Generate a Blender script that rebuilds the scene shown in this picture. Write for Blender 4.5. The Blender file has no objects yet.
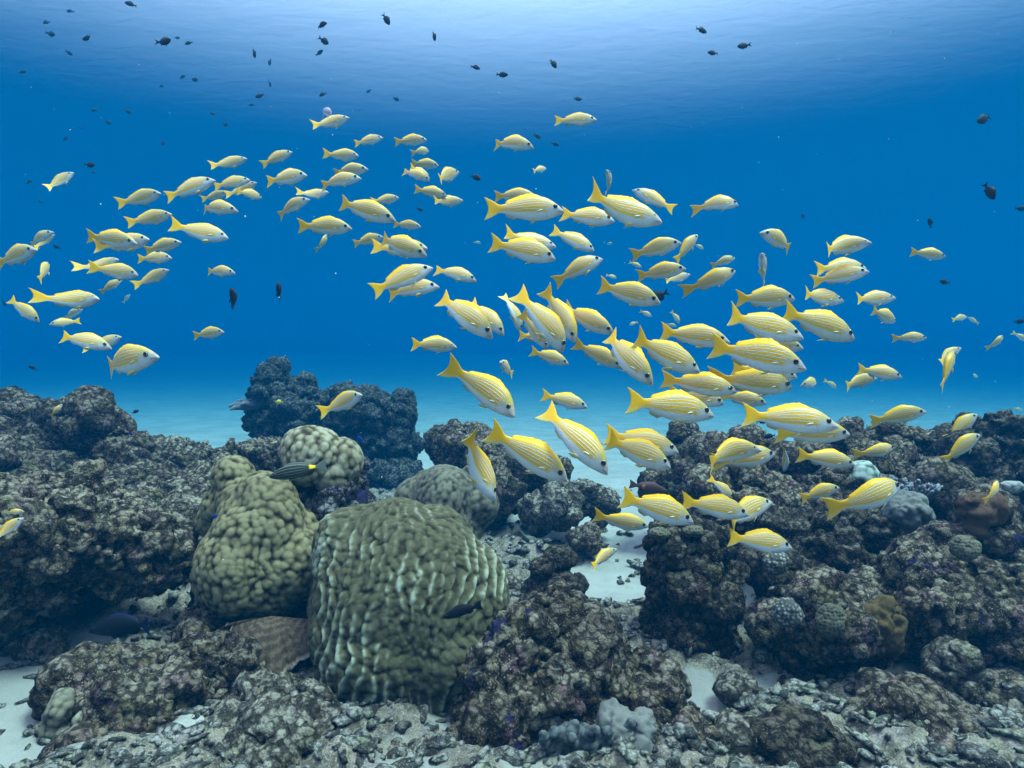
import bpy, bmesh, math, random
import numpy as np
from mathutils import Vector, Matrix

# ------------------------------------------------------------------ camera, world, sun, exposure
SC = bpy.context.scene
COL = SC.collection
CAM_Z = 1.3                 # lens height above the sand
FPX = 625.8                 # focal length in pixels of the 1024 px wide frame
cam_d = bpy.data.cameras.new('camera')
cam_d.lens = 22.0; cam_d.sensor_width = 36.0
cam_d.clip_start = 0.02; cam_d.clip_end = 500.0
cam = bpy.data.objects.new('camera', cam_d); COL.objects.link(cam)
cam.location = (0, 0, CAM_Z); cam.rotation_euler = (math.radians(90), 0, 0)
SC.camera = cam

SUN_EL, SUN_AZ = math.radians(68), math.radians(112)      # azimuth from +Y towards +X: high over the reef, to the right
world = bpy.data.worlds.new('World'); SC.world = world
world.use_nodes = True
wn = world.node_tree
sky = wn.nodes.new('ShaderNodeTexSky'); sky.sky_type = 'NISHITA'; sky.sun_disc = False
sky.sun_elevation = SUN_EL; sky.sun_rotation = SUN_AZ
wn.links.new(sky.outputs[0], wn.nodes['Background'].inputs['Color'])
wn.nodes['Background'].inputs['Strength'].default_value = 0.05
sl = bpy.data.lights.new('sun', 'SUN'); sl.energy = 5.0; sl.angle = math.radians(18)   # the rippled surface spreads the sun
sl.color = (1.0, 0.95, 0.83)
sun = bpy.data.objects.new('sun', sl); COL.objects.link(sun)
sd = Vector((math.sin(SUN_AZ)*math.cos(SUN_EL), math.cos(SUN_AZ)*math.cos(SUN_EL), math.sin(SUN_EL)))
sun.rotation_euler = sd.to_track_quat('Z', 'Y').to_euler(); sun.location = (0, 0, 30)

vs = SC.view_settings
vs.view_transform = 'Standard'; vs.look = 'None'; vs.gamma = 1.0; vs.use_curve_mapping = False
vs.exposure = 2.5
cy = SC.cycles
cy.use_denoising = True
cy.volume_bounces = 1
cy.max_bounces = 6; cy.diffuse_bounces = 3; cy.transparent_max_bounces = 12
cy.sample_clamp_indirect = 4.0
cy.caustics_reflective = False; cy.caustics_refractive = False

random.seed(4)
RNG = np.random.default_rng(11)

# ------------------------------------------------------------------ helpers
def at(px, py, Y):
    """the point at depth Y that the photograph shows at pixel px, py"""
    return Vector(((px-512)/FPX*Y, Y, CAM_Z-(py-384)/FPX*Y))

def tag(o, label=None, cat=None, group=None, kind=None):
    if label: o['label'] = label
    if cat: o['category'] = cat
    if group: o['group'] = group
    if kind: o['kind'] = kind
    return o

def link(name, me, mats=(), parent=None, loc=(0, 0, 0)):
    o = bpy.data.objects.new(name, me); COL.objects.link(o)
    for m in (mats if isinstance(mats, (list, tuple)) else [mats]):
        if me is not None and m.name not in [x.name for x in me.materials if x]: me.materials.append(m)
    o.location = loc
    if parent: o.parent = parent
    return o

def smooth(me):
    me.polygons.foreach_set('use_smooth', np.ones(len(me.polygons), bool)); me.update()

def mesh_from(V, F, name='m', sm=True):
    me = bpy.data.meshes.new(name)
    me.from_pydata([tuple(v) for v in V], [], F); me.update()
    if sm: smooth(me)
    return me

def getco(me):
    a = np.empty(len(me.vertices)*3); me.vertices.foreach_get('co', a); return a.reshape(-1, 3)
def getno(me):
    a = np.empty(len(me.vertices)*3); me.vertices.foreach_get('normal', a); return a.reshape(-1, 3)
def setco(me, P):
    me.vertices.foreach_set('co', np.ascontiguousarray(P, dtype=float).ravel()); me.update()
def setattr_f(me, name, v):
    a = me.attributes.new(name, 'FLOAT', 'POINT'); a.data.foreach_set('value', np.ascontiguousarray(v, dtype=np.float32))

def h32(ix, iy, iz, seed):
    M = np.uint32
    h = (ix.astype(np.int64) & 0xffffffff).astype(M)*M(374761393) + (iy.astype(np.int64) & 0xffffffff).astype(M)*M(668265263) \
        + (iz.astype(np.int64) & 0xffffffff).astype(M)*M(2147483647-1234567) + M((seed*974711+12345) & 0xffffffff)
    h = (h ^ (h >> M(13)))*M(1274126177); h = (h ^ (h >> M(16)))*M(2246822519); h ^= h >> M(15)
    return h
def h01(ix, iy, iz, seed): return h32(ix, iy, iz, seed).astype(np.float64)/4294967295.0

def vnoise(P, seed=0):
    I = np.floor(P); f = P-I; I = I.astype(np.int64)
    u = f*f*f*(f*(f*6-15)+10)
    r = 0
    for a in (0, 1):
        wx = u[:, 0] if a else 1-u[:, 0]
        for b in (0, 1):
            wy = u[:, 1] if b else 1-u[:, 1]
            for c in (0, 1):
                wz = u[:, 2] if c else 1-u[:, 2]
                r = r + wx*wy*wz*h01(I[:, 0]+a, I[:, 1]+b, I[:, 2]+c, seed)
    return r*2-1
def fbm(P, oct=4, seed=0, gain=.5):
    r = 0; a = 1.0; f = 1.0
    for k in range(oct):
        r = r+a*vnoise(P*f+k*17.3, seed+k); a *= gain; f *= 2.03
    return r
def worley(P, seed=0, jit=.9):
    I = np.floor(P).astype(np.int64); f1 = np.full(len(P), 9.0); f2 = f1.copy()
    for a in (-1, 0, 1):
        for b in (-1, 0, 1):
            for c in (-1, 0, 1):
                x, y, z = I[:, 0]+a, I[:, 1]+b, I[:, 2]+c
                h = h32(x, y, z, seed)
                q0 = (h & np.uint32(1023))/1023.0; q1 = ((h >> np.uint32(10)) & np.uint32(1023))/1023.0; q2 = ((h >> np.uint32(20)) & np.uint32(1023))/1023.0
                d = (x+.5+(q0-.5)*jit-P[:, 0])**2+(y+.5+(q1-.5)*jit-P[:, 1])**2+(z+.5+(q2-.5)*jit-P[:, 2])**2
                n = d < f1
                f2 = np.where(n, f1, np.minimum(f2, d)); f1 = np.where(n, d, f1)
    return np.sqrt(f1), np.sqrt(f2)
def sstep(a, b, x):
    t = np.clip((x-a)/(b-a), 0, 1); return t*t*(3-2*t)
def dome(F1, r=.75): return np.sqrt(np.maximum(0, 1-(F1/r)**2))

# ------------------------------------------------------------------ materials
class NT:
    def __init__(s, name):
        s.m = bpy.data.materials.new(name); s.m.use_nodes = True; s.t = s.m.node_tree
        s.b = s.t.nodes['Principled BSDF']; s.out = s.t.nodes['Material Output']
    def n(s, typ, **kw):
        x = s.t.nodes.new('ShaderNode'+typ)
        for k, v in kw.items(): setattr(x, k, v)
        return x
    def l(s, a, b): s.t.links.new(a, b)
    def put(s, sock, v):
        if isinstance(v, bpy.types.NodeSocket): s.l(v, sock)
        elif isinstance(v, (tuple, list)) and len(v) == 3 and sock.type == 'RGBA': sock.default_value = (*v, 1)
        else: sock.default_value = v
    def math(s, op, a, b=None, c=None):
        x = s.n('Math', operation=op); s.put(x.inputs[0], a)
        if b is not None: s.put(x.inputs[1], b)
        if c is not None: s.put(x.inputs[2], c)
        return x.outputs[0]
    def mix(s, f, a, b, blend='MIX'):
        x = s.n('Mix', data_type='RGBA', blend_type=blend); s.put(x.inputs[0], f); s.put(x.inputs[6], a); s.put(x.inputs[7], b); return x.outputs[2]
    def ss(s, v, a, b, lo=0.0, hi=1.0):
        x = s.n('MapRange', interpolation_type='SMOOTHSTEP'); s.put(x.inputs[0], v); x.inputs[1].default_value = a; x.inputs[2].default_value = b
        x.inputs[3].default_value = lo; x.inputs[4].default_value = hi; return x.outputs[0]
    def noise(s, sc, det=4, rough=.55, vec=None, dist=0.0, w=None):
        x = s.n('TexNoise'); x.inputs['Scale'].default_value = sc; x.inputs['Detail'].default_value = det; x.inputs['Roughness'].default_value = rough
        x.inputs['Distortion'].default_value = dist
        if w is not None: x.noise_dimensions = '4D'; s.put(x.inputs['W'], w)
        if vec is not None: s.l(vec, x.inputs['Vector'])
        return x.outputs['Fac']
    def vor(s, sc, vec=None, feature='F1', rnd=1.0):
        x = s.n('TexVoronoi', feature=feature); x.inputs['Scale'].default_value = sc; x.inputs['Randomness'].default_value = rnd
        if vec is not None: s.l(vec, x.inputs['Vector'])
        return x
    def attr(s, name): return s.n('Attribute', attribute_name=name).outputs['Fac']
    def obj(s): return s.n('TexCoord').outputs['Object']
    def ramp(s, v, stops, interp='LINEAR'):
        x = s.n('ValToRGB'); s.l(v, x.inputs[0]); cr = x.color_ramp; cr.interpolation = interp
        while len(cr.elements) > 1: cr.elements.remove(cr.elements[-1])
        for i, (p, c) in enumerate(stops):
            e = cr.elements[0] if i == 0 else cr.elements.new(p)
            e.position = p; e.color = (*c, 1)
        return x.outputs[0]
    def bump(s, h, strength=.5, dist=.01, normal=None):
        x = s.n('Bump'); x.inputs['Strength'].default_value = strength; x.inputs['Distance'].default_value = dist; s.l(h, x.inputs['Height'])
        if normal is not None: s.l(normal, x.inputs['Normal'])
        return x.outputs[0]
    def done(s, col=None, rough=.8, spec=.2, normal=None):
        if col is not None: s.put(s.b.inputs['Base Color'], col)
        s.put(s.b.inputs['Roughness'], rough); s.b.inputs['Specular IOR Level'].default_value = spec
        if normal is not None: s.l(normal, s.b.inputs['Normal'])
        return s.m

def reef_mat(name, dark=(.026, .018, .012), mid=(.130, .088, .056), pale=(.42, .355, .265), tint=(.20, .085, .125), accent=(.25, .12, .035), k_pale=.5, k_tint=.5, k_acc=.3, purple=0.0):
    t = NT(name); v = t.obj()
    n0 = t.noise(2.2, 3, .5, v, w=5.0); n1 = t.noise(5, 6, .62, v); n2 = t.noise(17, 6, .72, v); n3 = t.noise(75, 5, .8, v)
    wob = t.n('VectorMath', operation='MULTIPLY_ADD'); t.l(t.n('TexNoise').outputs['Color'], wob.inputs[0]); wob.inputs[1].default_value = (.02, .02, .02); t.l(v, wob.inputs[2])
    wa = t.vor(34, wob.outputs[0]).outputs['Distance']; wb = t.vor(88, wob.outputs[0]); wc = t.vor(14, wob.outputs[0])
    base = t.mix(t.ss(n2, .38, .60), dark, mid)
    base = t.mix(t.math('MULTIPLY', t.ss(n1, .48, .64), .8), base, tuple(1.5*c for c in mid))
    # every patch of growth a little different in colour
    sep = t.n('SeparateColor'); t.l(wc.outputs['Color'], sep.inputs[0])
    base = t.mix(t.math('MULTIPLY', t.ss(sep.outputs[0], .72, .8), .55), base, (mid[0]*1.5, mid[1]*1.75, mid[2]*1.25))
    base = t.mix(t.math('MULTIPLY', t.ss(sep.outputs[1], .80, .86), .6), base, tuple(.8*c for c in pale))
    base = t.mix(t.math('MULTIPLY', t.ss(sep.outputs[2], .75, .85), .7), base, tuple(.7*c for c in dark))
    nt = t.noise(9, 5, .6, v, w=3.1)
    base = t.mix(t.math('MULTIPLY', t.ss(nt, .53, .62), k_tint), base, tint)
    na = t.noise(13, 4, .6, v, w=9.7)
    base = t.mix(t.math('MULTIPLY', t.ss(na, .61, .67), k_acc), base, accent)
    # silt that settles on faces that look up, and pale grains all over
    nz = t.n('SeparateXYZ'); t.l(t.n('NewGeometry').outputs['Normal'], nz.inputs[0])
    silt = t.math('MULTIPLY', t.ss(nz.outputs[2], .25, .9), t.ss(n2, .42, .56))
    base = t.mix(t.math('MULTIPLY', silt, k_pale), base, pale)
    # crevice shade between the knobs, painted into the colour
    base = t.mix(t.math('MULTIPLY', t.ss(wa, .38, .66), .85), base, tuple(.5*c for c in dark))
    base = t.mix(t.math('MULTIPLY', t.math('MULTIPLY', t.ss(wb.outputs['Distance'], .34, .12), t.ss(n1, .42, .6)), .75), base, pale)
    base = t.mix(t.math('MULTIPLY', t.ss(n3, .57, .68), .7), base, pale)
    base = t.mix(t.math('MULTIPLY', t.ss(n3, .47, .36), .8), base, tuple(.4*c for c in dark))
    if purple:
        np_ = t.noise(6.5, 6, .65, v, w=21.0)
        base = t.mix(t.math('MULTIPLY', t.ss(np_, 1-purple-.008, 1-purple+.008), .93), base, (.022, .018, .075))
    h = t.math('ADD', t.math('MULTIPLY', n3, .9), t.math('MULTIPLY', wb.outputs['Distance'], -.5))
    h = t.math('ADD', h, t.math('MULTIPLY', wa, -1.3))
    h = t.math('ADD', h, t.math('MULTIPLY', n2, 1.3))
    return t.done(base, .92, .1, t.bump(h, 1.0, .022))
M = {}
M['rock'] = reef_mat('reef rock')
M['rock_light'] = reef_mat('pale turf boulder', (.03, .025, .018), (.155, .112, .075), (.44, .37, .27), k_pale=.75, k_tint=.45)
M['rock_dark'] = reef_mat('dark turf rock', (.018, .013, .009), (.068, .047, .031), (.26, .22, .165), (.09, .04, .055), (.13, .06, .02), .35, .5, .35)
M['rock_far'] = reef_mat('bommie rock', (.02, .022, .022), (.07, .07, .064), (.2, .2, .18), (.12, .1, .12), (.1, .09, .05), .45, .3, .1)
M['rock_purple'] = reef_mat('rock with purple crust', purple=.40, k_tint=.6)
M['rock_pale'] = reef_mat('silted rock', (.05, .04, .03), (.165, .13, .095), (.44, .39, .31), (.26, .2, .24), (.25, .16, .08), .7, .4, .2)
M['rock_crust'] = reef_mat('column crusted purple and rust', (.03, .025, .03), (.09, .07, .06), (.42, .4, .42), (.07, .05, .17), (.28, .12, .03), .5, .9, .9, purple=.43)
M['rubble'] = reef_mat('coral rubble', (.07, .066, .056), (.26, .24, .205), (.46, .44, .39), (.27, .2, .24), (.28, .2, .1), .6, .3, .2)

def coral_mat(name, deep, mid, top, sc=30, tipk=1.0):
    t = NT(name); v = t.obj()
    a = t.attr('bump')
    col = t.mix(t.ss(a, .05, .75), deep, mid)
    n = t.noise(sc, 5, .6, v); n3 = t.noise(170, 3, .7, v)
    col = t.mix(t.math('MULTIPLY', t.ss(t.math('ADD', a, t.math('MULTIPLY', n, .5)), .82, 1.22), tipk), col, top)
    col = t.mix(t.math('MULTIPLY', t.ss(t.noise(4, 3, .5, v), .45, .65), .35), col, tuple(.7*c for c in mid))
    h = t.math('ADD', n3, t.math('MULTIPLY', t.vor(260, v).outputs['Distance'], .5))
    return t.done(col, .85, .15, t.bump(h, .5, .004))
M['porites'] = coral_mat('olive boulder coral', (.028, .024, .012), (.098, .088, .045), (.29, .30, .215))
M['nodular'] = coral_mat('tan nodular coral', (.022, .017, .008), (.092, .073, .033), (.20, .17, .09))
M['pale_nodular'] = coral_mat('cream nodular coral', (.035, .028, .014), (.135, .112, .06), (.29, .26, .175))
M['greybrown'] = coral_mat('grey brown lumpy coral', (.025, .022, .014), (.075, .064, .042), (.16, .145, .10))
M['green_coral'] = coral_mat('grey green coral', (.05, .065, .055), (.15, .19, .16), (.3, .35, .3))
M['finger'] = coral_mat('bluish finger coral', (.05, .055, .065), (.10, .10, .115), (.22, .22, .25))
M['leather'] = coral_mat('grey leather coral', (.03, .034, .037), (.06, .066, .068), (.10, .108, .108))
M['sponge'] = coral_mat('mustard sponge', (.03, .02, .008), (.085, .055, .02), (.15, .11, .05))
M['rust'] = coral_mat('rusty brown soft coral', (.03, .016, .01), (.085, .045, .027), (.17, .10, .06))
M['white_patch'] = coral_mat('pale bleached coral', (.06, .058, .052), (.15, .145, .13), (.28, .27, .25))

t = NT('spotted honeycomb coral'); v = t.obj()
w = t.vor(62, v, rnd=.5).outputs['Distance']
c = t.mix(t.ss(w, .28, .5), (.22, .21, .19), (.06, .058, .05))
M['spotted'] = t.done(c, .85, .15, t.bump(w, .6, -.01))
t = NT('honeycomb olive coral'); v = t.obj()
w = t.vor(75, v, rnd=.5).outputs['Distance']
c = t.mix(t.ss(w, .25, .5), (.035, .03, .022), (.10, .09, .058))
M['honey'] = t.done(c, .85, .15, t.bump(w, .6, .01))

t = NT('brown plate coral'); v = t.obj()
sp = t.attr('rad'); n = t.noise(60, 4, .6, v)
wv = t.math('SINE', t.math('MULTIPLY', t.attr('ang'), 520.0))
c = t.mix(t.ss(t.math('ADD', t.math('MULTIPLY', t.math('SINE', t.math('MULTIPLY', sp, 46.0)), .10), t.noise(26, 6, .75, v)), .38, .68), (.05, .032, .02), (.115, .078, .05))
c = t.mix(t.math('MULTIPLY', t.ss(sp, .93, .99), t.noise(40, 3, .6, v)), c, (.3, .26, .2))
c = t.mix(t.math('MULTIPLY', t.ss(n, .56, .66), .3), c, (.16, .12, .09))
M['plate'] = t.done(c, .85, .15, t.bump(n, .8, .008))

# sand and rubble of the sea floor in one material, mixed by where the rubble lies
t = NT('sea floor'); v = t.obj()
k = t.attr('rubble')
n1 = t.noise(1.1, 5, .6, v); n2 = t.noise(18, 6, .7, v); n3 = t.noise(120, 4, .75, v)
sand = t.mix(t.ss(n1, .35, .65), (.24, .235, .21), (.31, .305, .275))
sand = t.mix(t.math('MULTIPLY', t.ss(n3, .56, .68), .5), sand, (.17, .165, .15))
sand = t.mix(t.math('MULTIPLY', t.ss(t.noise(5, 5, .7, v, w=4.0), .52, .66), .4), sand, (.2, .19, .15))
sand = t.mix(t.math('MULTIPLY', t.ss(n2, .56, .68), .6), sand, (.22, .22, .2))
rub = t.mix(t.ss(n2, .36, .62), (.058, .048, .034), (.205, .172, .128))
nt = t.noise(7, 5, .6, v, w=2.0)
rub = t.mix(t.math('MULTIPLY', t.ss(nt, .54, .64), .5), rub, (.24, .19, .2))
rub = t.mix(t.math('MULTIPLY', t.ss(n3, .54, .66), .6), rub, (.42, .41, .37))
rub = t.mix(t.math('MULTIPLY', t.ss(n3, .46, .36), .7), rub, (.03, .028, .025))
c = t.mix(t.ss(t.math('ADD', k, t.math('MULTIPLY', t.math('SUBTRACT', n2, .5), .9)), .32, .62), sand, rub)
h = t.math('ADD', t.math('MULTIPLY', n3, .7), n2)
M['floor'] = t.done(c, .95, .08, t.bump(h, .7, .012))

# ------------------------------------------------------------------ sea floor
GROUND_SAND = [  # pixel centre and half-size of open sand patches
    (8, 718, 62, 58), (600, 478, 75, 32), (560, 540, 60, 14), (612, 592, 60, 20), (462, 705, 26, 30), (705, 705, 62, 20),
    (775, 700, 40, 16), (640, 520, 40, 12), (752, 632, 24, 46), (910, 700, 60, 10), (590, 640, 30, 12), (245, 560, 22, 14), (500, 515, 20, 14), (730, 760, 40, 12)]
def gpx(px, py):
    Y = CAM_Z*FPX/(py-384); return ((px-512)/FPX*Y, Y)
SANDS = []
for (a, b, ra, rb) in GROUND_SAND:
    x, y = gpx(a, b); x2, _ = gpx(a+ra, b); _, y1 = gpx(a, b-rb); _, y0 = gpx(a, b+rb)
    SANDS.append((x, (y1+y0)/2, x2-x, (y1-y0)/2))
def floor_fields(X, Y):
    P = np.stack([X, Y, np.zeros_like(X)], 1)
    n = fbm(P*.9, 4, 3)
    # rubble thins out with distance; beyond ten metres the floor is open sand
    k = sstep(-.35, .35, n+.55-.16*np.maximum(0, Y-4.5)-.25*np.maximum(0, np.abs(X)-4))
    k = np.where(Y < 0, k*.3, k)
    for (x, y, a, b) in SANDS:
        d = np.sqrt(((X-x)/a)**2+((Y-y)/b)**2)+.35*vnoise(P*5, 8)
        k = np.minimum(k, sstep(.7, 1.35, d))
    k = np.clip(k, 0, 1)
    z = .035*fbm(P*.5, 3, 5)*sstep(0, 3, np.abs(Y))+np.minimum(6.2, .0008*np.clip(Y-14, 0, 300)**2)  # far rise of sand added to give a pale glow along the horizon
    def mound(x, y, a, b, h): return h*np.exp(-((X-x)/a)**2-((Y-y)/b)**2)
    z = z+mound(-2.6, 4.3, 1.1, 1.3, .45)+mound(2.6, 3.9, 1.0, 1.2, .5)+mound(-.8, 2.3, .7, .5, .06)+mound(-1.6, 7.5, 1.2, 1.0, .12)+mound(.1, 5.4, .9, .8, .08)
    near = (Y > .8) & (Y < 13) & (np.abs(X) < 9)
    zz = np.zeros_like(X); Q = P[near]; kn = k[near]
    if len(Q):
        Qw = Q+.03*np.stack([vnoise(Q*9, 1), vnoise(Q*9, 2), 0*Q[:, 0]], 1)
        f, _ = worley(Qw/.21, 4); g, _ = worley(Qw/.085, 6); e, _ = worley(Qw/.036, 7)
        lum = .08*dome(f, .8)*(.4+.6*h01(np.floor(Q[:, 0]/.3).astype(int), np.floor(Q[:, 1]/.3).astype(int), 0*Q[:, 0].astype(int), 5))
        zz[near] = kn*(lum+.04*dome(g, .8)+.018*dome(e, .8)+.02*fbm(Q*8, 4, 9))+(1-kn)*.006*fbm(Q*9, 3, 2)
    return z+zz, k
def graded(lo, fine0, fine1, hi, step, grow):
    a = list(np.arange(fine0, fine1, step)); s = step; x = a[-1]
    while x < hi: s *= grow; x = min(hi, x+s); a.append(x)
    s = step; x = fine0; b = []
    while x > lo: s *= grow; x = max(lo, x-s); b.append(x)
    return np.array(b[::-1]+a)
gx = graded(-235, -3.0, 3.0, 235, .0165, 1.055)
ys = [1.25]
while ys[-1] < 14: ys.append(ys[-1]+max(.0125, .0062*ys[-1]))
while ys[-1] < 325: ys.append(min(325, ys[-1]*1.045))
yb = []; y, s = 1.25, .03
while y > -30: s *= 1.2; y = max(-30, y-s); yb.append(y)
gy = np.array(yb[::-1]+ys)
GX, GY = np.meshgrid(gx, gy); X = GX.ravel(); Y = GY.ravel()
Z, K = floor_fields(X, Y)
nx, ny = len(gx), len(gy)
idx = np.arange(nx*ny).reshape(ny, nx)
F = np.stack([idx[:-1, :-1], idx[:-1, 1:], idx[1:, 1:], idx[1:, :-1]], -1).reshape(-1, 4)
def quick_mesh(V, F, name):
    me = bpy.data.meshes.new(name); n = F.shape[1]
    me.vertices.add(len(V)); me.vertices.foreach_set('co', np.ascontiguousarray(V, dtype=float).ravel())
    me.loops.add(F.size); me.loops.foreach_set('vertex_index', np.ascontiguousarray(F, dtype=np.int32).ravel())
    me.polygons.add(len(F)); me.polygons.foreach_set('loop_start', np.arange(0, F.size, n, dtype=np.int32))
    me.update(calc_edges=True); me.validate(); smooth(me); return me
me = quick_mesh(np.stack([X, Y, Z], 1), F, 'seabed'); setattr_f(me, 'rubble', K)
tag(link('seabed', me, M['floor']), 'pale sand floor with rubble patches running out into the blue', kind='structure')
def floor_z(x, y):
    return float(floor_fields(np.array([float(x)]), np.array([float(y)]))[0][0])

# ------------------------------------------------------------------ sea surface and the water's own haze
SURF = 9.4
gx2 = graded(-240, -30, 30, 240, .5, 1.12); gy2 = graded(-30, -5, 60, 330, .5, 1.1)
GX, GY = np.meshgrid(gx2, gy2); X = GX.ravel(); Y = GY.ravel()
P = np.stack([X, Y, 0*X], 1)
Z = SURF+.0015*fbm(P*.35, 3, 31)
idx = np.arange(len(gx2)*len(gy2)).reshape(len(gy2), len(gx2))
F = np.stack([idx[:-1, :-1], idx[:-1, 1:], idx[1:, 1:], idx[1:, :-1]], -1).reshape(-1, 4)
me = quick_mesh(np.stack([X, Y, Z], 1), F, 'sea_surface')
t = NT('rippled sea surface seen from below'); t.t.nodes.remove(t.b)
v = t.obj()
mp = t.n('Mapping'); t.l(v, mp.inputs[0]); mp.inputs['Scale'].default_value = (.8, 1.6, 1)
h = t.math('ADD', t.noise(1.6, 5, .6, mp.outputs[0], .6), t.math('MULTIPLY', t.noise(.5, 2, .5, mp.outputs[0]), 1.2))
bn = t.bump(h, 1.0, .014)
# steep rays pass the surface, shallow ones are thrown back down by total internal reflection; the ripples blur the limit
dt = t.n('VectorMath', operation='DOT_PRODUCT'); t.l(t.n('NewGeometry').outputs['Incoming'], dt.inputs[0]); t.l(t.bump(h, 1.0, .0045), dt.inputs[1])
win = t.ss(t.math('ABSOLUTE', dt.outputs['Value']), .345, .81)
tl = t.n('BsdfTranslucent'); tl.inputs['Color'].default_value = (1, .76, 1, 1); t.l(bn, tl.inputs['Normal'])
tr = t.n('BsdfTransparent'); tr.inputs['Color'].default_value = (1, 1, 1, 1)
gl = t.n('BsdfGlossy'); gl.inputs['Color'].default_value = (.03, .27, .5, 1); gl.inputs['Roughness'].default_value = .6
m1 = t.n('MixShader'); m1.inputs[0].default_value = .60; t.l(tr.outputs[0], m1.inputs[1]); t.l(tl.outputs[0], m1.inputs[2])
mx = t.n('MixShader'); t.l(win, mx.inputs[0]); t.l(gl.outputs[0], mx.inputs[1]); t.l(m1.outputs[0], mx.inputs[2])
t.l(mx.outputs[0], t.out.inputs['Surface']); M['surface'] = t.m
tag(link('sea_surface', me, t.m), 'bright rippled underside of the sea surface', kind='structure')

bm = bmesh.new(); bmesh.ops.create_cube(bm, size=1)
for vtx in bm.verts:
    vtx.co.x = 250 if vtx.co.x > 0 else -250
    vtx.co.y = 340 if vtx.co.y > 0 else -34
    vtx.co.z = SURF+.6 if vtx.co.z > 0 else -1.2
me = bpy.data.meshes.new('haze'); bm.to_mesh(me); bm.free()
t = NT('clear blue sea water'); t.t.nodes.remove(t.b)
pv = t.n('VolumePrincipled'); t.l(pv.outputs[0], t.out.inputs['Volume'])
pv.inputs['Density'].default_value = .085
pv.inputs['Color'].default_value = (.0, .052, .126, 1)
pv.inputs['Absorption Color'].default_value = (.0, .25, .37, 1)
pv.inputs['Anisotropy'].default_value = 0.15
tag(link('haze', me, t.m), kind='stuff')
# ------------------------------------------------------------------ reef rock and coral builders
_ICO = {}
def ico(sub):
    if sub not in _ICO:
        bm = bmesh.new(); bmesh.ops.create_icosphere(bm, subdivisions=sub, radius=1)
        _ICO[sub] = (np.array([v.co for v in bm.verts]), np.array([[v.index for v in f.verts] for f in bm.faces])); bm.free()
    return _ICO[sub]

def fused(blobs, voxel, sm=4):
    """one closed skin round a pile of overlapping lumps (world centre, radii)"""
    V, F = ico(3); VV = []; FF = []; o = 0
    for (c, r) in blobs:
        VV.append(V*np.array(r)+np.array(c)); FF.append(F+o); o += len(V)
    me = quick_mesh(np.concatenate(VV), np.concatenate(FF), 'tmp')
    ob = bpy.data.objects.new('tmp', me); COL.objects.link(ob)
    md = ob.modifiers.new('r', 'REMESH'); md.mode = 'VOXEL'; md.voxel_size = voxel
    s = ob.modifiers.new('s', 'SMOOTH'); s.iterations = sm; s.factor = .6
    dg = bpy.context.evaluated_depsgraph_get()
    out = bpy.data.meshes.new_from_object(ob.evaluated_get(dg))
    bpy.data.objects.remove(ob); bpy.data.meshes.remove(me)
    return out

def px_blobs(lst, rough=0, seed=0):
    r = []; rg = random.Random(seed)
    for b in lst:
        px, py, Y, rp = b[:4]; s = b[4] if len(b) > 4 else (1, 1, 1)
        R = rp/FPX*Y; c = at(px, py, Y)
        q = 1-.16*(rough > 0)
        r.append((c, (R*s[0]*q, R*s[1]*q, R*s[2]*q)))
        # smaller knobs grown all over the lump, so that it is craggy and leaves gaps
        for i in range(int(rough)):
            d = Vector((rg.gauss(0, 1), rg.gauss(-.35, 1), rg.gauss(.25, 1))).normalized()
            k = rg.choice([.22, .28, .36, .46])*R; e = R*rg.uniform(.62, .92)
            r.append((c+Vector((d.x*s[0]*e, d.y*s[1]*e, d.z*s[2]*e)), (k*rg.uniform(.8, 1.2), k, k*rg.uniform(.7, 1.25))))
    return r

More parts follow.
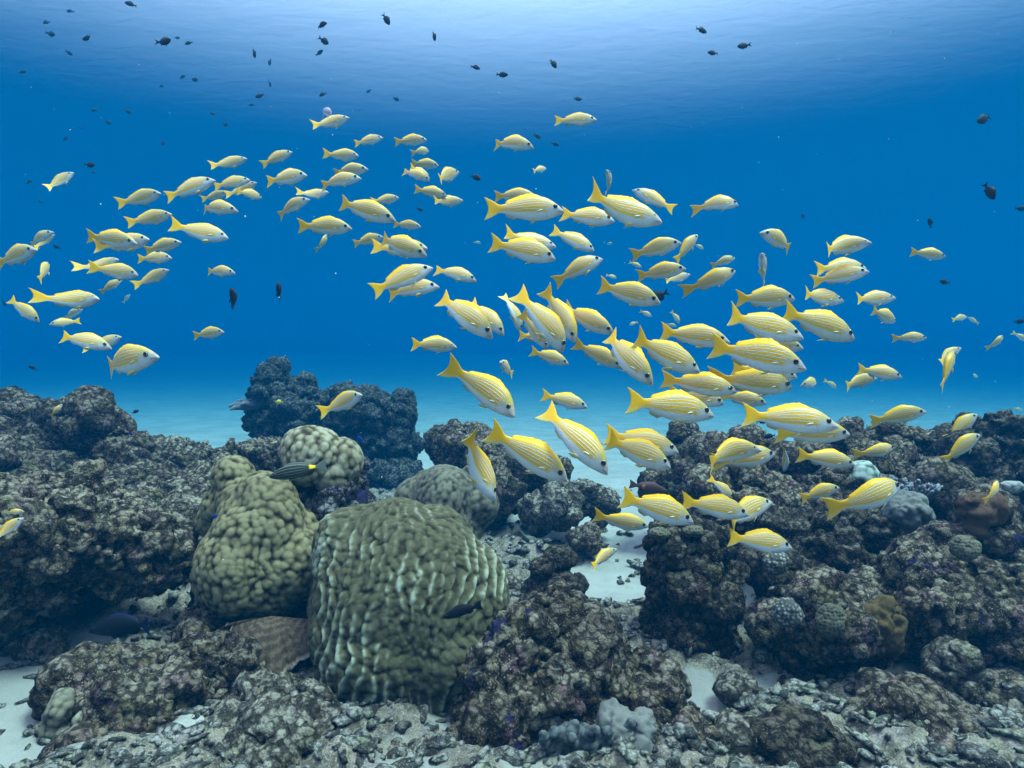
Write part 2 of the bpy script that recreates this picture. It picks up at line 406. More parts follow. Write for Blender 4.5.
def displace(me, style, seed, k=1.0):
    P = getco(me); N = getno(me)
    if style == 'reef':
        Pw = P+.06*np.stack([vnoise(P*6, seed+1), vnoise(P*6, seed+2), vnoise(P*6, seed+3)], 1)
        f, _ = worley(Pw/.25, seed+4); g, _ = worley(Pw/.10, seed+5)
        rg_ = 1-np.abs(vnoise(Pw*7, seed+20)); rg2 = 1-np.abs(vnoise(Pw*15, seed+21))
        d = .055*(dome(f, .85)-.5)+.05*(dome(g, .8)-.45)+.05*fbm(P*2.6, 3, seed+6)+.045*(rg_-.6)+.025*(rg2-.6)
        hole = sstep(.42, .2, g)*sstep(.1, .5, vnoise(P*5, seed+30))
        d = d-.06*hole
        P = P+N*(k*d)[:, None]; setco(me, P); N = getno(me)
        Pw = P+.012*np.stack([vnoise(P*30, seed+1), vnoise(P*30, seed+2), vnoise(P*30, seed+3)], 1)
        e, _ = worley(Pw/.047, seed+7); e2, _ = worley(Pw/.023, seed+9)
        amp = .55+.9*sstep(-.3, .4, vnoise(P*4, seed+31))
        d = amp*(.022*(dome(e, .8)-.4)+.012*(dome(e2, .8)-.4))+.014*fbm(P*26, 3, seed+8, .65)
        P = P+N*(min(k, 1.1)*d)[:, None]; setco(me, P)
    elif style == 'coarse':                      # the same rock, far away
        f, _ = worley(P/.33, seed+4); g, _ = worley(P/.14, seed+5)
        P = P+N*(k*(.13*(dome(f, .85)-.4)+.07*(dome(g, .85)-.4)+.06*fbm(P*4, 4, seed)))[:, None]; setco(me, P)
    elif style == 'nodule':
        Pw = P+.015*np.stack([vnoise(P*9, seed+1), vnoise(P*9, seed+2), vnoise(P*9, seed+3)], 1)
        cell = .027*k
        f, _ = worley(Pw/cell*np.array([1, 1, .85]), seed); b = dome(f, .8)
        g, _ = worley(P/.24, seed+2)
        P = P+N*(.0125*k*(b-.5)+.02*fbm(P*4, 2, seed+5)+.02*(dome(g, .9)-.5))[:, None]; setco(me, P)
        N = getno(me); g, _ = worley(P/.018, seed+6); P = P+N*(.0030*dome(g, .8))[:, None]; setco(me, P)
        setattr_f(me, 'bump', b)
    elif style == 'ridge':
        c = P.mean(0); ang = np.arctan2(P[:, 0]-c[0], -(P[:, 1]-c[1]))
        Pw = P+.035*np.stack([vnoise(P*5, seed+1), vnoise(P*5, seed+2), vnoise(P*5, seed+3)], 1)+.008*np.stack([vnoise(P*24, seed+11), vnoise(P*24, seed+12), vnoise(P*24, seed+13)], 1)
        f, _ = worley(Pw*np.array([1/.025, 1/.025, 1/.034]), seed, .95); b = dome(f, .8)
        ph = (Pw[:, 0]-.22*Pw[:, 2]+.3*Pw[:, 1])*135+3.0*vnoise(P*7, seed+7)
        rid = 1-np.abs(np.sin(ph*.5+.5*vnoise(P*18, seed+8)))
        on = sstep(-.2, .45, vnoise(P*3.2, seed+15))
        g, _ = worley(P/.012, seed+4)
        d = .013*(b-.5)+(.012*on+.003)*(rid-.4)+.012*fbm(P*3, 2, seed+9)+.0022*dome(g, .8)
        P = P+N*d[:, None]; setco(me, P)
        setattr_f(me, 'bump', np.clip(.55*b+.6*rid*(.25+.75*on), 0, 1))
    elif style == 'knob':
        f, _ = worley(P/(.03*k), seed); b = dome(f, .8)
        P = P+N*(.009*k*(b-.4)+.012*k*fbm(P*9, 3, seed))[:, None]; setco(me, P); setattr_f(me, 'bump', b)
    smooth(me)
    return me

def place(me, name, mat, label=None, cat=None, group=None, parent=None):
    """give the mesh an origin at the middle of its base"""
    P = getco(me); c = np.array([(P[:, 0].min()+P[:, 0].max())/2, (P[:, 1].min()+P[:, 1].max())/2, P[:, 2].min()])
    setco(me, P-c)
    o = link(name, me, mat, parent, c if parent is None else Vector(c)-parent.location)
    if label: tag(o, label, cat, group)
    return o

def rock(name, lst, label, mat='rock', voxel=.013, k=1.0, style='reef', seed=1, cat='reef rock', group='reef rocks on the sea floor', parent=None, rough=9):
    me = displace(fused(px_blobs(lst, rough, seed), voxel, 3), style, seed, k)
    me.materials.clear()
    return place(me, name, M[mat], label, cat, group, parent)

def knob(name, px, py, Y, rp, mat, parent, sq=(1, 1, .9), seed=1, style='knob', k=1.0, label=None):
    R = rp/FPX*Y
    V, F = ico(5 if rp > 9 else 4)
    me = quick_mesh(V*R*np.array(sq)+np.array(at(px, py, Y)), F, name)
    displace(me, style, seed, k*min(1, R/.06))
    if style == 'reef': setattr_f(me, 'bump', np.full(len(me.vertices), .55))
    o = place(me, name, M[mat], None, None, None, parent)
    if label: o['label'] = label
    return o

def tubes(paths, nseg=8):
    """tapering rounded fingers: list of [(point, radius) ...]"""
    VV = []; FF = []; A = []; o = 0
    for pts in paths:
        n = len(pts); ring = []
        for i, (p, r) in enumerate(pts):
            p = np.array(p); d = np.array(pts[min(i+1, n-1)][0])-np.array(pts[max(i-1, 0)][0]); d = d/(np.linalg.norm(d)+1e-9)
            u = np.cross(d, [0.31, .2, .93]); u /= np.linalg.norm(u)+1e-9; w = np.cross(d, u)
            for j in range(nseg):
                a = 2*math.pi*j/nseg; VV.append(p+r*(math.cos(a)*u+math.sin(a)*w)); A.append(i/(n-1))
        for i in range(n-1):
            for j in range(nseg):
                a, b = o+i*nseg+j, o+i*nseg+(j+1) % nseg; FF.append((a, b, b+nseg, a+nseg))
        FF.append(tuple(o+(n-1)*nseg+j for j in range(nseg))); o += n*nseg
    me = mesh_from(VV, FF, 'tubes'); setattr_f(me, 'bump', np.array(A)); return me

def finger_coral(px, py, Y, wpx, hpx, mat, parent, n=70, thick=.009, seed=2, lean=(0, -.3, 1), name='finger_coral'):
    rg = random.Random(seed); c = at(px, py, Y); W = wpx/FPX*Y; H = hpx/FPX*Y; paths = []
    for i in range(n):
        a = rg.uniform(0, 6.28); q = math.sqrt(rg.random())
        b = Vector((c.x+q*math.cos(a)*W, c.y+q*math.sin(a)*W*.7, c.z-H*.3))
        d = Vector((lean[0]+.9*q*math.cos(a)+rg.uniform(-.2, .2), lean[1]+.6*q*math.sin(a)+rg.uniform(-.2, .2), lean[2])).normalized()
        L = H*rg.uniform(.7, 1.2); r = thick*rg.uniform(.8, 1.2)
        paths.append([(b, r*1.2), (b+d*L*.5, r), (b+d*L*.85, r*.9), (b+d*L, r*.35)])
        for q2 in range(2):
            e = (d+Vector((rg.uniform(-.8, .8), rg.uniform(-.8, .8), rg.uniform(0, .5)))).normalized(); s = b+d*L*rg.uniform(.4, .75)
            paths.append([(s, r), (s+e*L*.2, r*.85), (s+e*L*.3, r*.4)])
    return place(tubes(paths, 6), name, M[mat], parent=parent)
# ------------------------------------------------------------------ the reef, from left to right and back to front
r = rock('reef_rock', [(-30, 462, 4.6, 56), (28, 444, 4.7, 34), (76, 440, 4.5, 32), (90, 414, 4.5, 15), (108, 448, 4.6, 28), (128, 472, 4.5, 36), (60, 480, 4.4, 50),
     (10, 505, 4.2, 62), (148, 505, 4.3, 42), (16, 414, 4.8, 15), (118, 428, 4.6, 13), (70, 540, 4.3, 46), (140, 550, 4.3, 40)],
     'dark craggy reef ridge at the far left with a stepped peak against blue water', 'rock', .026, 1.25, seed=3)
rock('reef_rock', [(190, 468, 4.9, 26), (160, 468, 5.0, 26), (215, 505, 4.4, 42), (180, 535, 3.9, 46), (240, 482, 4.8, 30), (150, 545, 3.7, 42), (120, 545, 3.6, 32), (268, 462, 4.6, 24), (232, 460, 4.8, 16), (200, 570, 3.7, 45)],
     'low sloping rubble bank between the left ridge and the tan nodular coral', 'rock_light', .02, 1.1, seed=5)
rock('reef_boulder', [(20, 545, 2.75, 62), (90, 540, 2.78, 54), (75, 506, 2.9, 34), (138, 553, 2.85, 36), (162, 562, 2.9, 22), (8, 575, 2.78, 38), (-60, 560, 2.8, 75), (45, 575, 2.72, 36), (110, 575, 2.75, 26),
     (110, 545, 3.2, 50), (60, 610, 3.9, 60), (150, 600, 4.0, 50), (-30, 640, 3.3, 60)],
     'large rugged boulder at the left overhanging a dark hollow', 'rock_light', .0105, 1.0, seed=8)
rock('reef_rock', [(212, 652, 2.75, 38), (232, 694, 2.6, 36), (185, 672, 2.68, 26), (275, 660, 2.95, 55), (215, 690, 2.5, 38), (300, 690, 2.7, 45), (240, 618, 3.05, 44)],
     'mauve tinged rock under the ledge of the tan nodular coral', 'rock_purple', .0095, .95, seed=12)
bl = rock('reef_rock', [(100, 698, 2.38, 40), (150, 692, 2.42, 38), (76, 704, 2.34, 20), (130, 722, 2.28, 40), (185, 695, 2.42, 38), (112, 668, 2.5, 16)],
     'rounded grey rock beside the white sand patch at the lower left corner', 'rock', .0085, .8, seed=14)
rock('reef_rock', [(252, 725, 2.3, 42), (300, 735, 2.2, 36), (270, 760, 2.1, 34), (195, 740, 2.25, 26)],
     'knobbly rubble block at the bottom edge in front of the mauve rock', 'rock_pale', .0085, .85, seed=16)
rock('reef_rock', [(222, 758, 2.12, 24), (205, 765, 2.1, 20), (243, 765, 2.1, 18)],
     'small rock crusted deep violet at the bottom edge', 'rock_purple', .011, .6, seed=33)
rock('reef_rock', [(100, 752, 2.13, 22), (75, 760, 2.1, 20), (125, 762, 2.08, 20)],
     'low violet flecked stones along the bottom edge under the white sand patch', 'rock_purple', .011, .7, seed=36)

# far coral bommie standing on open sand
fb = rock('coral_bommie', [(266, 380, 7.4, 15), (270, 398, 7.4, 20), (268, 415, 7.4, 20), (300, 428, 7.5, 36), (302, 396, 7.5, 16), (330, 418, 7.5, 32), (366, 428, 7.5, 32), (392, 442, 7.4, 28),
     (404, 404, 7.3, 11), (398, 414, 7.3, 14), (300, 470, 7.5, 34), (350, 478, 7.4, 42), (392, 480, 7.3, 32), (380, 410, 7.5, 14), (340, 396, 7.5, 12)],
     'hazy dark coral bommie with a tall left knob standing on open sand', 'rock_far', .024, 1.5, 'reef', 21, 'coral bommie', None)
pts = []
rg = random.Random(5)
for i in range(9):
    a = at(262, 404+rg.uniform(-4, 4), 7.25); b = at(228+rg.uniform(0, 14), 402+i*1.0, 7.2+rg.uniform(-.2, .2))
    pts.append([(a, .05), (a.lerp(b, .5), .04), (a.lerp(b, .85)+Vector((0, 0, .02)), .03), (b, .01)])
place(tubes(pts, 6), 'branching_shelf', M['finger'], parent=fb)
rock('reef_rock', [(180, 452, 9.5, 9), (160, 452, 9.5, 8), (172, 458, 9.4, 12), (188, 460, 9.4, 8)],
     'small pale blue rock far off on the sand right of the left ridge', 'rock_far', .05, .7, 'coarse', 23)
rock('reef_rock', [(455, 452, 5.6, 22), (490, 464, 5.5, 30), (520, 482, 5.2, 28), (440, 442, 6, 16), (478, 446, 5.7, 20), (548, 492, 5.2, 22), (490, 490, 5.0, 30)],
     'dark mid distance rock mound right of the far bommie', 'rock', .024, .9, seed=24)
rock('reef_rock', [(584, 498, 5.0, 19), (560, 506, 4.8, 19), (602, 510, 5, 13), (540, 512, 4.8, 16)],
     'low rubble rock at the edge of the bright sand channel', 'rock_pale', .02, .8, seed=26)
rock('reef_rock', [(553, 580, 3.5, 18), (558, 566, 3.5, 12), (548, 600, 3.45, 22), (570, 602, 3.45, 18)],
     'small dark knob of rock on rubble right of the big olive coral', 'rock_dark', .014, .5, seed=28)
for i, (px, py, Y, R_, lb) in enumerate([(440, 565, 3.6, 20, 'low lump of rock peeping out behind the big olive coral'), 
        (500, 585, 3.7, 14, 'grey stone beside the right shoulder of the big olive coral'),
        (585, 540, 4.4, 13, 'small stone on the sand left of the dark pillar'), (660, 690, 2.6, 13, 'pale stone at the foot of the dark pillar'), (735, 690, 2.5, 15, 'pale rubble lump between the pillar foot and the right reef'),
        (700, 735, 2.15, 18, 'pale rubble lump on sand at the bottom right of centre'), (745, 735, 2.15, 16, 'grey rubble lump left of the small dark mound'), (860, 690, 2.5, 13, 'pale stone behind the flat slab'),
        (1000, 690, 2.45, 24, 'grey stone at the right edge above the slab'), (1010, 740, 2.15, 30, 'rough grey stone in the lower right corner'), (430, 755, 2.15, 18, 'pale rubble lump under the big olive coral'),
        (460, 745, 2.2, 14, 'grey stone between the big olive coral and the violet rock'), (390, 765, 2.1, 15, 'small pale stone at the bottom edge below the big olive coral'), (35, 640, 2.75, 22, 'pale stone below the left overhang')]):
    rock('rubble_stone', [(px, py, Y, R_, (1.2, 1, .7)), (px+R_*.7, py+R_*.2, Y*.99, R_*.6), (px-R_*.6, py+R_*.3, Y*.98, R_*.5)], lb, ['rock_pale', 'rock'][i % 3 == 2], .012, .55, seed=50+i, cat='stone', group='loose stones on the rubble')

# tan nodular coral on its ledge
c = displace(fused(px_blobs([(266, 502, 2.82, 30), (266, 520, 2.81, 35), (250, 520, 2.82, 32), (258, 538, 2.8, 45), (250, 566, 2.78, 50), (288, 566, 2.8, 38), (298, 540, 2.9, 30), (222, 576, 2.8, 27), (275, 590, 2.75, 26), (240, 590, 2.75, 24),
     (234, 478, 2.95, 20), (224, 505, 2.95, 20), (214, 520, 2.98, 16), (240, 500, 2.9, 22)]), .0068, 30), 'nodule', 41)
place(c, 'nodular_coral', M['nodular'], 'tan nodular boulder coral shaped like a lumpy pyramid left of the big olive coral', 'coral', 'stony corals on the reef')
# crusted column with a lobed cap
col = rock('coral_column', [(330, 500, 3.08, 38), (335, 535, 3.1, 38), (300, 520, 3.12, 36), (346, 482, 3.12, 22), (320, 575, 3.15, 42), (348, 510, 3.1, 22)],
     'dark column crusted violet and rust under a cream lobed coral cap', 'rock_crust', .012, .7, seed=43, cat='coral column', group=None)
c = displace(fused(px_blobs([(314, 456, 3.0, 27), (302, 450, 3.02, 18), (340, 460, 3.04, 20), (322, 446, 3.04, 16), (330, 472, 3.0, 17)]), .0068, 8), 'nodule', 44, 1.05)
c.materials.clear(); place(c, 'coral_cap', M['pale_nodular'], parent=col)
knob('sponge_crust', 338, 545, 2.92, 20, 'sponge', col, (1.5, .5, .45), 45, 'reef', .8)

# plate coral under the ledge
rg = random.Random(9)
c0 = at(272, 616, 2.60); VV = []; FF = []; RA = []; AN = []
nr, na = 14, 72
for lay in (0, 1):
    for i in range(nr):
        for j in range(na):
            a = -math.pi*1.02+2.04*math.pi*j/(na-1)*.5+math.pi*.0
            q = i/(nr-1); Rr = q*(.195+.02*math.sin(3.1*a+1)+.014*math.sin(9*a)+.008*math.sin(23*a+1)+.006*math.sin(51*a))
            x = math.cos(a)*Rr*1.0; y = -abs(math.sin(a))*Rr*.75
            z = -.36*q*q*abs(math.sin(a))**.8*.55-.02*q+.004*math.sin(5*a+.6)*q+.003*math.sin(17*a)*q-(.010*(1-.7*q) if lay else 0)
            VV.append((c0.x+x, c0.y+y, c0.z+z)); RA.append(q); AN.append(a/6.28)
def vid(l, i, j): return l*nr*na+i*na+j
for lay in (0, 1):
    for i in range(nr-1):
        for j in range(na-1):
            q = (vid(lay, i, j), vid(lay, i, j+1), vid(lay, i+1, j+1), vid(lay, i+1, j)); FF.append(q if lay else q[::-1])
for j in range(na-1): FF.append((vid(0, nr-1, j), vid(0, nr-1, j+1), vid(1, nr-1, j+1), vid(1, nr-1, j)))
me = mesh_from(VV, FF, 'plate'); setattr_f(me, 'rad', np.array(RA)); setattr_f(me, 'ang', np.array(AN))
place(me, 'plate_coral', M['plate'], 'brown fan shaped plate coral jutting out below the tan nodular coral', 'coral', 'stony corals on the reef')

# the big olive boulder coral
c = displace(fused(px_blobs([(408, 602, 2.60, 95, (1, .8, 1)), (396, 556, 2.65, 58), (368, 566, 2.65, 52), (452, 596, 2.62, 56), (388, 652, 2.50, 66, (1, .9, .9)), (436, 650, 2.50, 58, (1, .9, .9)),
     (358, 630, 2.54, 48), (362, 668, 2.50, 44), (398, 538, 2.70, 36), (352, 545, 2.66, 38), (362, 532, 2.68, 28), (434, 540, 2.68, 36), (468, 578, 2.62, 38), (342, 606, 2.60, 32), (372, 690, 2.50, 40, (1, .8, .7)), (418, 694, 2.46, 44, (1, .8, .6))]), .0052, 46), 'ridge', 61)
big = place(c, 'boulder_coral', M['porites'], 'huge dome of olive boulder coral with wrinkled ridges in the foreground', 'coral', 'stony corals on the reef')
rock('reef_rock', [(400, 728, 2.42, 52, (1.1, .7, .35)), (365, 728, 2.42, 26, (1, .8, .5)), (440, 715, 2.48, 34, (1, .8, .4))],
     'pinkish rock base under the big olive coral', 'rock_purple', .012, .5, seed=63)
c = displace(fused(px_blobs([(335, 752, 2.2, 26), (318, 760, 2.15, 20), (352, 765, 2.15, 22), (338, 738, 2.22, 14)]), .009, 8), 'nodule', 65, 1.5)
place(c, 'lobed_coral', M['green_coral'], 'pale grey lobed coral at the bottom edge below the big olive coral', 'coral', 'stony corals on the reef')
c = displace(fused(px_blobs([(446, 500, 3.9, 33), (418, 500, 3.95, 20), (474, 506, 3.9, 22), (450, 522, 3.9, 34), (430, 488, 4, 16)]), .012, 8), 'nodule', 66, 1.0)
place(c, 'lumpy_coral', M['greybrown'], 'grey brown lumpy coral mound behind the big olive coral', 'coral', 'stony corals on the reef')
c = displace(fused(px_blobs([(57, 712, 2.2, 13), (52, 728, 2.2, 12), (62, 735, 2.2, 10), (60, 700, 2.22, 10)]), .006, 4), 'nodule', 67, .8)
place(c, 'nodular_coral', M['greybrown'], 'small brown nodular coral at the edge of the white sand patch', 'coral', 'stony corals on the reef')
knob('coral_knob', 95, 722, 2.2, 15, 'pale_nodular', bl, (1.3, .7, 1), 68)
knob('sponge', 75, 663, 2.4, 7, 'sponge', bl, (1.6, .8, .8), 69, 'reef', .8)

# centre foreground
vr = rock('reef_rock', [(552, 632, 2.5, 30), (530, 652, 2.42, 38), (580, 662, 2.45, 34), (512, 690, 2.35, 42), (552, 690, 2.35, 45), (592, 690, 2.38, 36), (502, 720, 2.28, 32), (548, 728, 2.28, 34)],
     'big rock with violet crust patches right of the big olive coral', 'rock_purple', .009, .9, seed=71)
knob('sponge', 497, 725, 2.17, 12, 'rust', vr, (1.4, .8, .7), 72, 'reef', .8)
r2 = rock('reef_rock', [(640, 690, 2.36, 32), (642, 728, 2.26, 28), (618, 672, 2.4, 24), (656, 702, 2.36, 24), (622, 740, 2.22, 24)],
     'grey rock with a pale broken lower face beside the violet crusted rock', 'rock', .009, .7, seed=74)
knob('bleached_coral', 633, 735, 2.12, 22, 'white_patch', r2, (1.2, .6, .9), 75, 'reef', .9)
rg = random.Random(3); P = []
for q in range(22):
    a = at(585+rg.uniform(-26, 26), 752+rg.uniform(-8, 6), 2.12+rg.uniform(-.05, .05)); b = a+Vector((rg.uniform(-.07, .07)+(a.x-at(585, 750, 2.12).x)*.5, rg.uniform(-.07, .02), rg.uniform(.04, .11)))
    w0 = rg.uniform(.018, .028)
    for j in range(5):
        f_ = j/4; P.append((a.lerp(b, f_)+Vector((.01*math.sin(3*f_+q), 0, 0)), (w0*(1.2-.45*f_), w0*(1-.35*f_), w0*(1.1-.3*f_))))
me = displace(fused(P, .006, 4), 'knob', 77, .6)
place(me, 'leather_coral', M['leather'], 'grey branching leather coral at the foot of the violet crusted rock', 'coral', None)

# right hand reef
pil = rock('coral_pillar', [(690, 552, 3.05, 34), (680, 582, 3.05, 38), (700, 604, 3.05, 44), (676, 622, 3.05, 36), (708, 632, 3.05, 34), (690, 652, 3.0, 32), (664, 542, 3.05, 15), (712, 542, 3.05, 18), (716, 577, 3.08, 22)],
     'dark squarish coral pillar standing right of the sand channel', 'rock_dark', .0105, .8, seed=81, cat='coral pillar', group=None)
knob('honeycomb_coral', 659, 533, 2.9, 10, 'honey', pil, (1, 1, .6), 82)
knob('honeycomb_coral', 692, 531, 2.9, 9, 'honey', pil, (1.2, 1, .6), 83)
rock('reef_rock', [(690, 452, 5, 20), (690, 472, 4.8, 32), (702, 490, 4.6, 35), (676, 492, 4.7, 28), (738, 482, 4.4, 34), (722, 508, 4, 36), (760, 470, 4.5, 22), (684, 440, 5.0, 13)],
     'dark rounded rock behind the lower middle of the school', 'rock', .022, .9, seed=84)
br = rock('reef_rock', [(800, 468, 4.3, 24), (850, 455, 4.4, 24), (880, 482, 4.1, 42), (922, 464, 4.3, 32), (882, 440, 4.4, 15), (840, 515, 3.7, 44), (900, 522, 3.7, 45), (955, 522, 3.6, 45), (770, 505, 3.8, 40), (738, 515, 3.8, 30)],
     'long dark reef crest behind the lower right of the school', 'rock', .019, 1.0, seed=86)
knob('brain_coral', 862, 478, 3.62, 17, 'green_coral', br, (1, 1, 1), 87, k=1.2)
br['label'] = 'long dark reef crest with a grey green coral behind the lower right fish'
fc = finger_coral(908, 492, 3.4, 24, 15, 'finger', br, 60, .010, 4)
rb = rock('reef_boulder', [(990, 448, 4.0, 34), (1008, 462, 4.0, 34), (975, 470, 3.95, 34), (1040, 490, 3.9, 50), (1000, 500, 3.9, 45), (950, 450, 4.2, 16)],
     'round topped boulder rising at the right edge behind two yellow fish', 'rock_dark', .018, 1.0, seed=89)
knob('leafy_coral', 1012, 486, 3.55, 8, 'white_patch', rb, (1.5, .8, .7), 90)
md = rock('reef_rock', [(790, 540, 3.4, 30), (806, 558, 3.3, 30), (760, 556, 3.25, 15), (786, 572, 3.15, 20), (836, 545, 3.35, 36)],
     'dark ledge bridging from the pillar to the right reef over a black hollow', 'rock_dark', .012, .9, seed=92)
knob('honeycomb_coral', 776, 564, 2.78, 12, 'spotted', md, (1, .8, .9), 93)
knob('pale_coral', 905, 510, 3.25, 12, 'white_patch', br, (1.1, .8, .8), 94, 'reef', .8)
fr = rock('reef_rock', [(824, 622, 2.75, 45), (802, 650, 2.7, 33), (852, 640, 2.75, 38), (832, 668, 2.66, 29), (808, 680, 2.64, 21), (862, 606, 2.8, 28), (798, 612, 2.8, 22)],
     'bulky mottled coral block carrying a white spotted coral, undercut at the sand', 'rock', .0098, .85, seed=95)
knob('spotted_coral', 788, 614, 2.5, 15, 'spotted', fr, (1, .8, 1), 96)
knob('honeycomb_coral', 832, 620, 2.47, 15, 'honey', fr, (1, .7, 1), 97)
knob('soft_sponge', 880, 628, 2.52, 16, 'sponge', fr, (.75, .6, 1.4), 99, 'reef', .7)
f2 = rock('reef_rock', [(940, 602, 2.75, 48), (960, 632, 2.68, 40), (990, 602, 2.7, 42), (926, 630, 2.75, 30), (1000, 562, 2.85, 36), (1020, 640, 2.8, 40), (935, 575, 2.9, 36)],
     'reddish brown rock mass at the right overhanging the flat slab', 'rock_purple', .0098, .85, seed=102)
knob('honeycomb_coral', 966, 548, 2.6, 14, 'honey', f2, (1, .8, .9), 103)
knob('sponge_dot', 898, 611, 2.48, 4, 'sponge', f2, (1, .7, 1.2), 105)
cr = rock('reef_rock', [(985, 540, 2.85, 26), (980, 515, 2.85, 22), (992, 570, 2.85, 26)], 'upright crag at the right under the slender yellow fish', 'rock', .0125, .7, seed=107)
for i, (a, b, s) in enumerate([(972, 506, 10), (985, 512, 9), (994, 506, 8), (978, 520, 9)]): knob('soft_coral', a, b, 2.74, s*.8, 'rust', cr, (.8, .8, 1.4), 108+i, 'reef', .9)
rock('stone_slab', [(890, 708, 2.25, 36, (1.1, 1, .55)), (935, 714, 2.25, 42, (1.1, 1, .5)), (872, 722, 2.22, 26, (1, 1, .7)), (905, 728, 2.2, 36, (1.2, 1, .5))],
     'flat topped grey slab lying on rubble at the lower right', 'rock', .012, .3, seed=113, cat='stone', group='loose stones on the rubble')
rock('rubble_stone', [(948, 668, 2.45, 20), (938, 680, 2.42, 16), (960, 684, 2.42, 16)], 'angular pale stone leaning behind the flat slab', 'rock_pale', .011, .5, seed=114, cat='stone', group='loose stones on the rubble')
rock('reef_rock', [(803, 746, 2.1, 22), (788, 758, 2.07, 18), (822, 762, 2.07, 18), (800, 766, 2.05, 20)], 'small dark turf covered mound at the bottom right of centre', 'rock_dark', .011, .8, seed=116)

# specks drifting in the water
rg2 = random.Random(8); V0, F0 = ico(1); VV = []; FF = []
for i in range(130):
    Yp = rg2.uniform(.9, 5.0); c_ = at(rg2.uniform(-60, 1084), rg2.uniform(-20, 560), Yp)
    FF.append(F0+len(V0)*i); VV.append(V0*rg2.uniform(.0006, .0014)*math.sqrt(Yp)+np.array(c_))
t = NT('pale drifting specks'); M['speck'] = t.done((.6, .6, .55), .9)
tag(link('drifting_specks', quick_mesh(np.concatenate(VV), np.concatenate(FF), 'drifting_specks'), M['speck']), 'pale specks drifting in the open water', 'particles', kind='stuff')

# broken coral fragments lying everywhere on the rubble
rg = np.random.default_rng(5); V1, F1 = ico(2); VV = []; FF = []; o = 0
n = 7000
d = 1.7*(7.5/1.7)**rg.random(n); sx = (rg.random(n)*2-1)*.95
x = sx*d; y = d; z, k = floor_fields(x, y)
for i in range(n):
    if rg.random() > .2+.8*k[i]: continue
    s = .012*(1+2.2*rg.random()**3)*(1 if d[i] < 4 else 1.5)
    sc = np.array([1, rg.uniform(.5, .9), rg.uniform(.35, .8)])*s*np.array([rg.choice([1, 1, 2.2]), 1, 1])
    A = np.array(Matrix.Rotation(rg.uniform(0, 6.28), 3, 'Z') @ Matrix.Rotation(rg.uniform(-.5, .5), 3, 'X'))
    v = V1*(1+.35*np.sin(V1 @ rg.normal(0, 3, 3)+rg.uniform(0, 6))[:, None])*sc
    VV.append(v @ A.T+np.array([x[i], y[i], z[i]+.25*s])); FF.append(F1+o); o += len(V1)
me = quick_mesh(np.concatenate(VV), np.concatenate(FF), 'coral_fragments')
tag(link('coral_fragments', me, M['rubble']), 'broken bits of dead coral strewn over the sand and rubble', 'rubble', kind='stuff')
# ------------------------------------------------------------------ fish
def interp(tab, s):
    x, y = zip(*tab)
    # smooth (monotone-ish) interpolation through the control points
    s = np.asarray(s, float); i = np.clip(np.searchsorted(x, s)-1, 0, len(x)-2)
    x = np.array(x); y = np.array(y); m = np.gradient(y, x); h = x[i+1]-x[i]; t = (s-x[i])/h
    return (2*t**3-3*t**2+1)*y[i]+(t**3-2*t**2+t)*h*m[i]+(-2*t**3+3*t**2)*y[i+1]+(t**3-t**2)*h*m[i+1]

SNAPPER = dict(
    top=[(0, -.028), (.03, .006), (.08, .05), (.14, .092), (.22, .135), (.32, .158), (.42, .158), (.52, .138), (.62, .104), (.70, .076), (.76, .057), (.81, .052), (.86, .082), (.93, .118), (1, .148)],
    bot=[(0, -.048), (.03, -.066), (.08, -.086), (.14, -.106), (.22, -.128), (.32, -.142), (.42, -.141), (.52, -.126), (.62, -.098), (.70, -.071), (.76, -.055), (.81, -.051), (.86, -.080), (.93, -.115), (1, -.140)],
    wid=[(0, .012), (.03, .032), (.08, .047), (.14, .060), (.22, .070), (.32, .072), (.42, .067), (.52, .056), (.62, .042), (.70, .028), (.76, .017), (.81, .010), (.86, .005), (.93, .0028), (1, .0012)],
    tail0=.81, fork=.055, dorsal=(.27, .73, .040), anal=(.58, .73, .045), eye=(.115, .33, .032), pect=(.27, -.22, .12), pelv=(.33, .10))
DAMSEL = dict(
    top=[(0, .0), (.05, .06), (.14, .13), (.28, .19), (.42, .20), (.55, .165), (.66, .105), (.74, .06), (.79, .055), (.86, .10), (1, .19)],
    bot=[(0, -.02), (.05, -.07), (.14, -.13), (.28, -.18), (.42, -.185), (.55, -.155), (.66, -.10), (.74, -.055), (.79, -.05), (.86, -.095), (1, -.18)],
    wid=[(0, .015), (.05, .04), (.14, .065), (.28, .08), (.42, .075), (.55, .055), (.66, .032), (.74, .018), (.79, .011), (.86, .005), (1, .0015)],
    tail0=.78, fork=.12, dorsal=(.22, .72, .055), anal=(.5, .72, .065), eye=(.12, .25, .032), pect=(.28, -.15, .13), pelv=(.33, .12))
LONG = dict(
    top=[(0, -.01), (.04, .025), (.10, .058), (.2, .098), (.32, .122), (.45, .122), (.58, .10), (.68, .072), (.76, .048), (.81, .043), (.87, .072), (1, .125)],
    bot=[(0, -.035), (.04, -.055), (.10, -.077), (.2, -.102), (.32, -.118), (.45, -.116), (.58, -.095), (.68, -.068), (.76, -.046), (.81, -.041), (.87, -.07), (1, -.118)],
    wid=[(0, .014), (.04, .034), (.10, .05), (.2, .066), (.32, .07), (.45, .065), (.58, .05), (.68, .034), (.76, .02), (.81, .012), (.87, .006), (1, .0015)],
    tail0=.80, fork=.03, dorsal=(.26, .76, .040), anal=(.55, .75, .042), eye=(.105, .35, .019), pect=(.26, -.1, .13), pelv=(.31, .09))

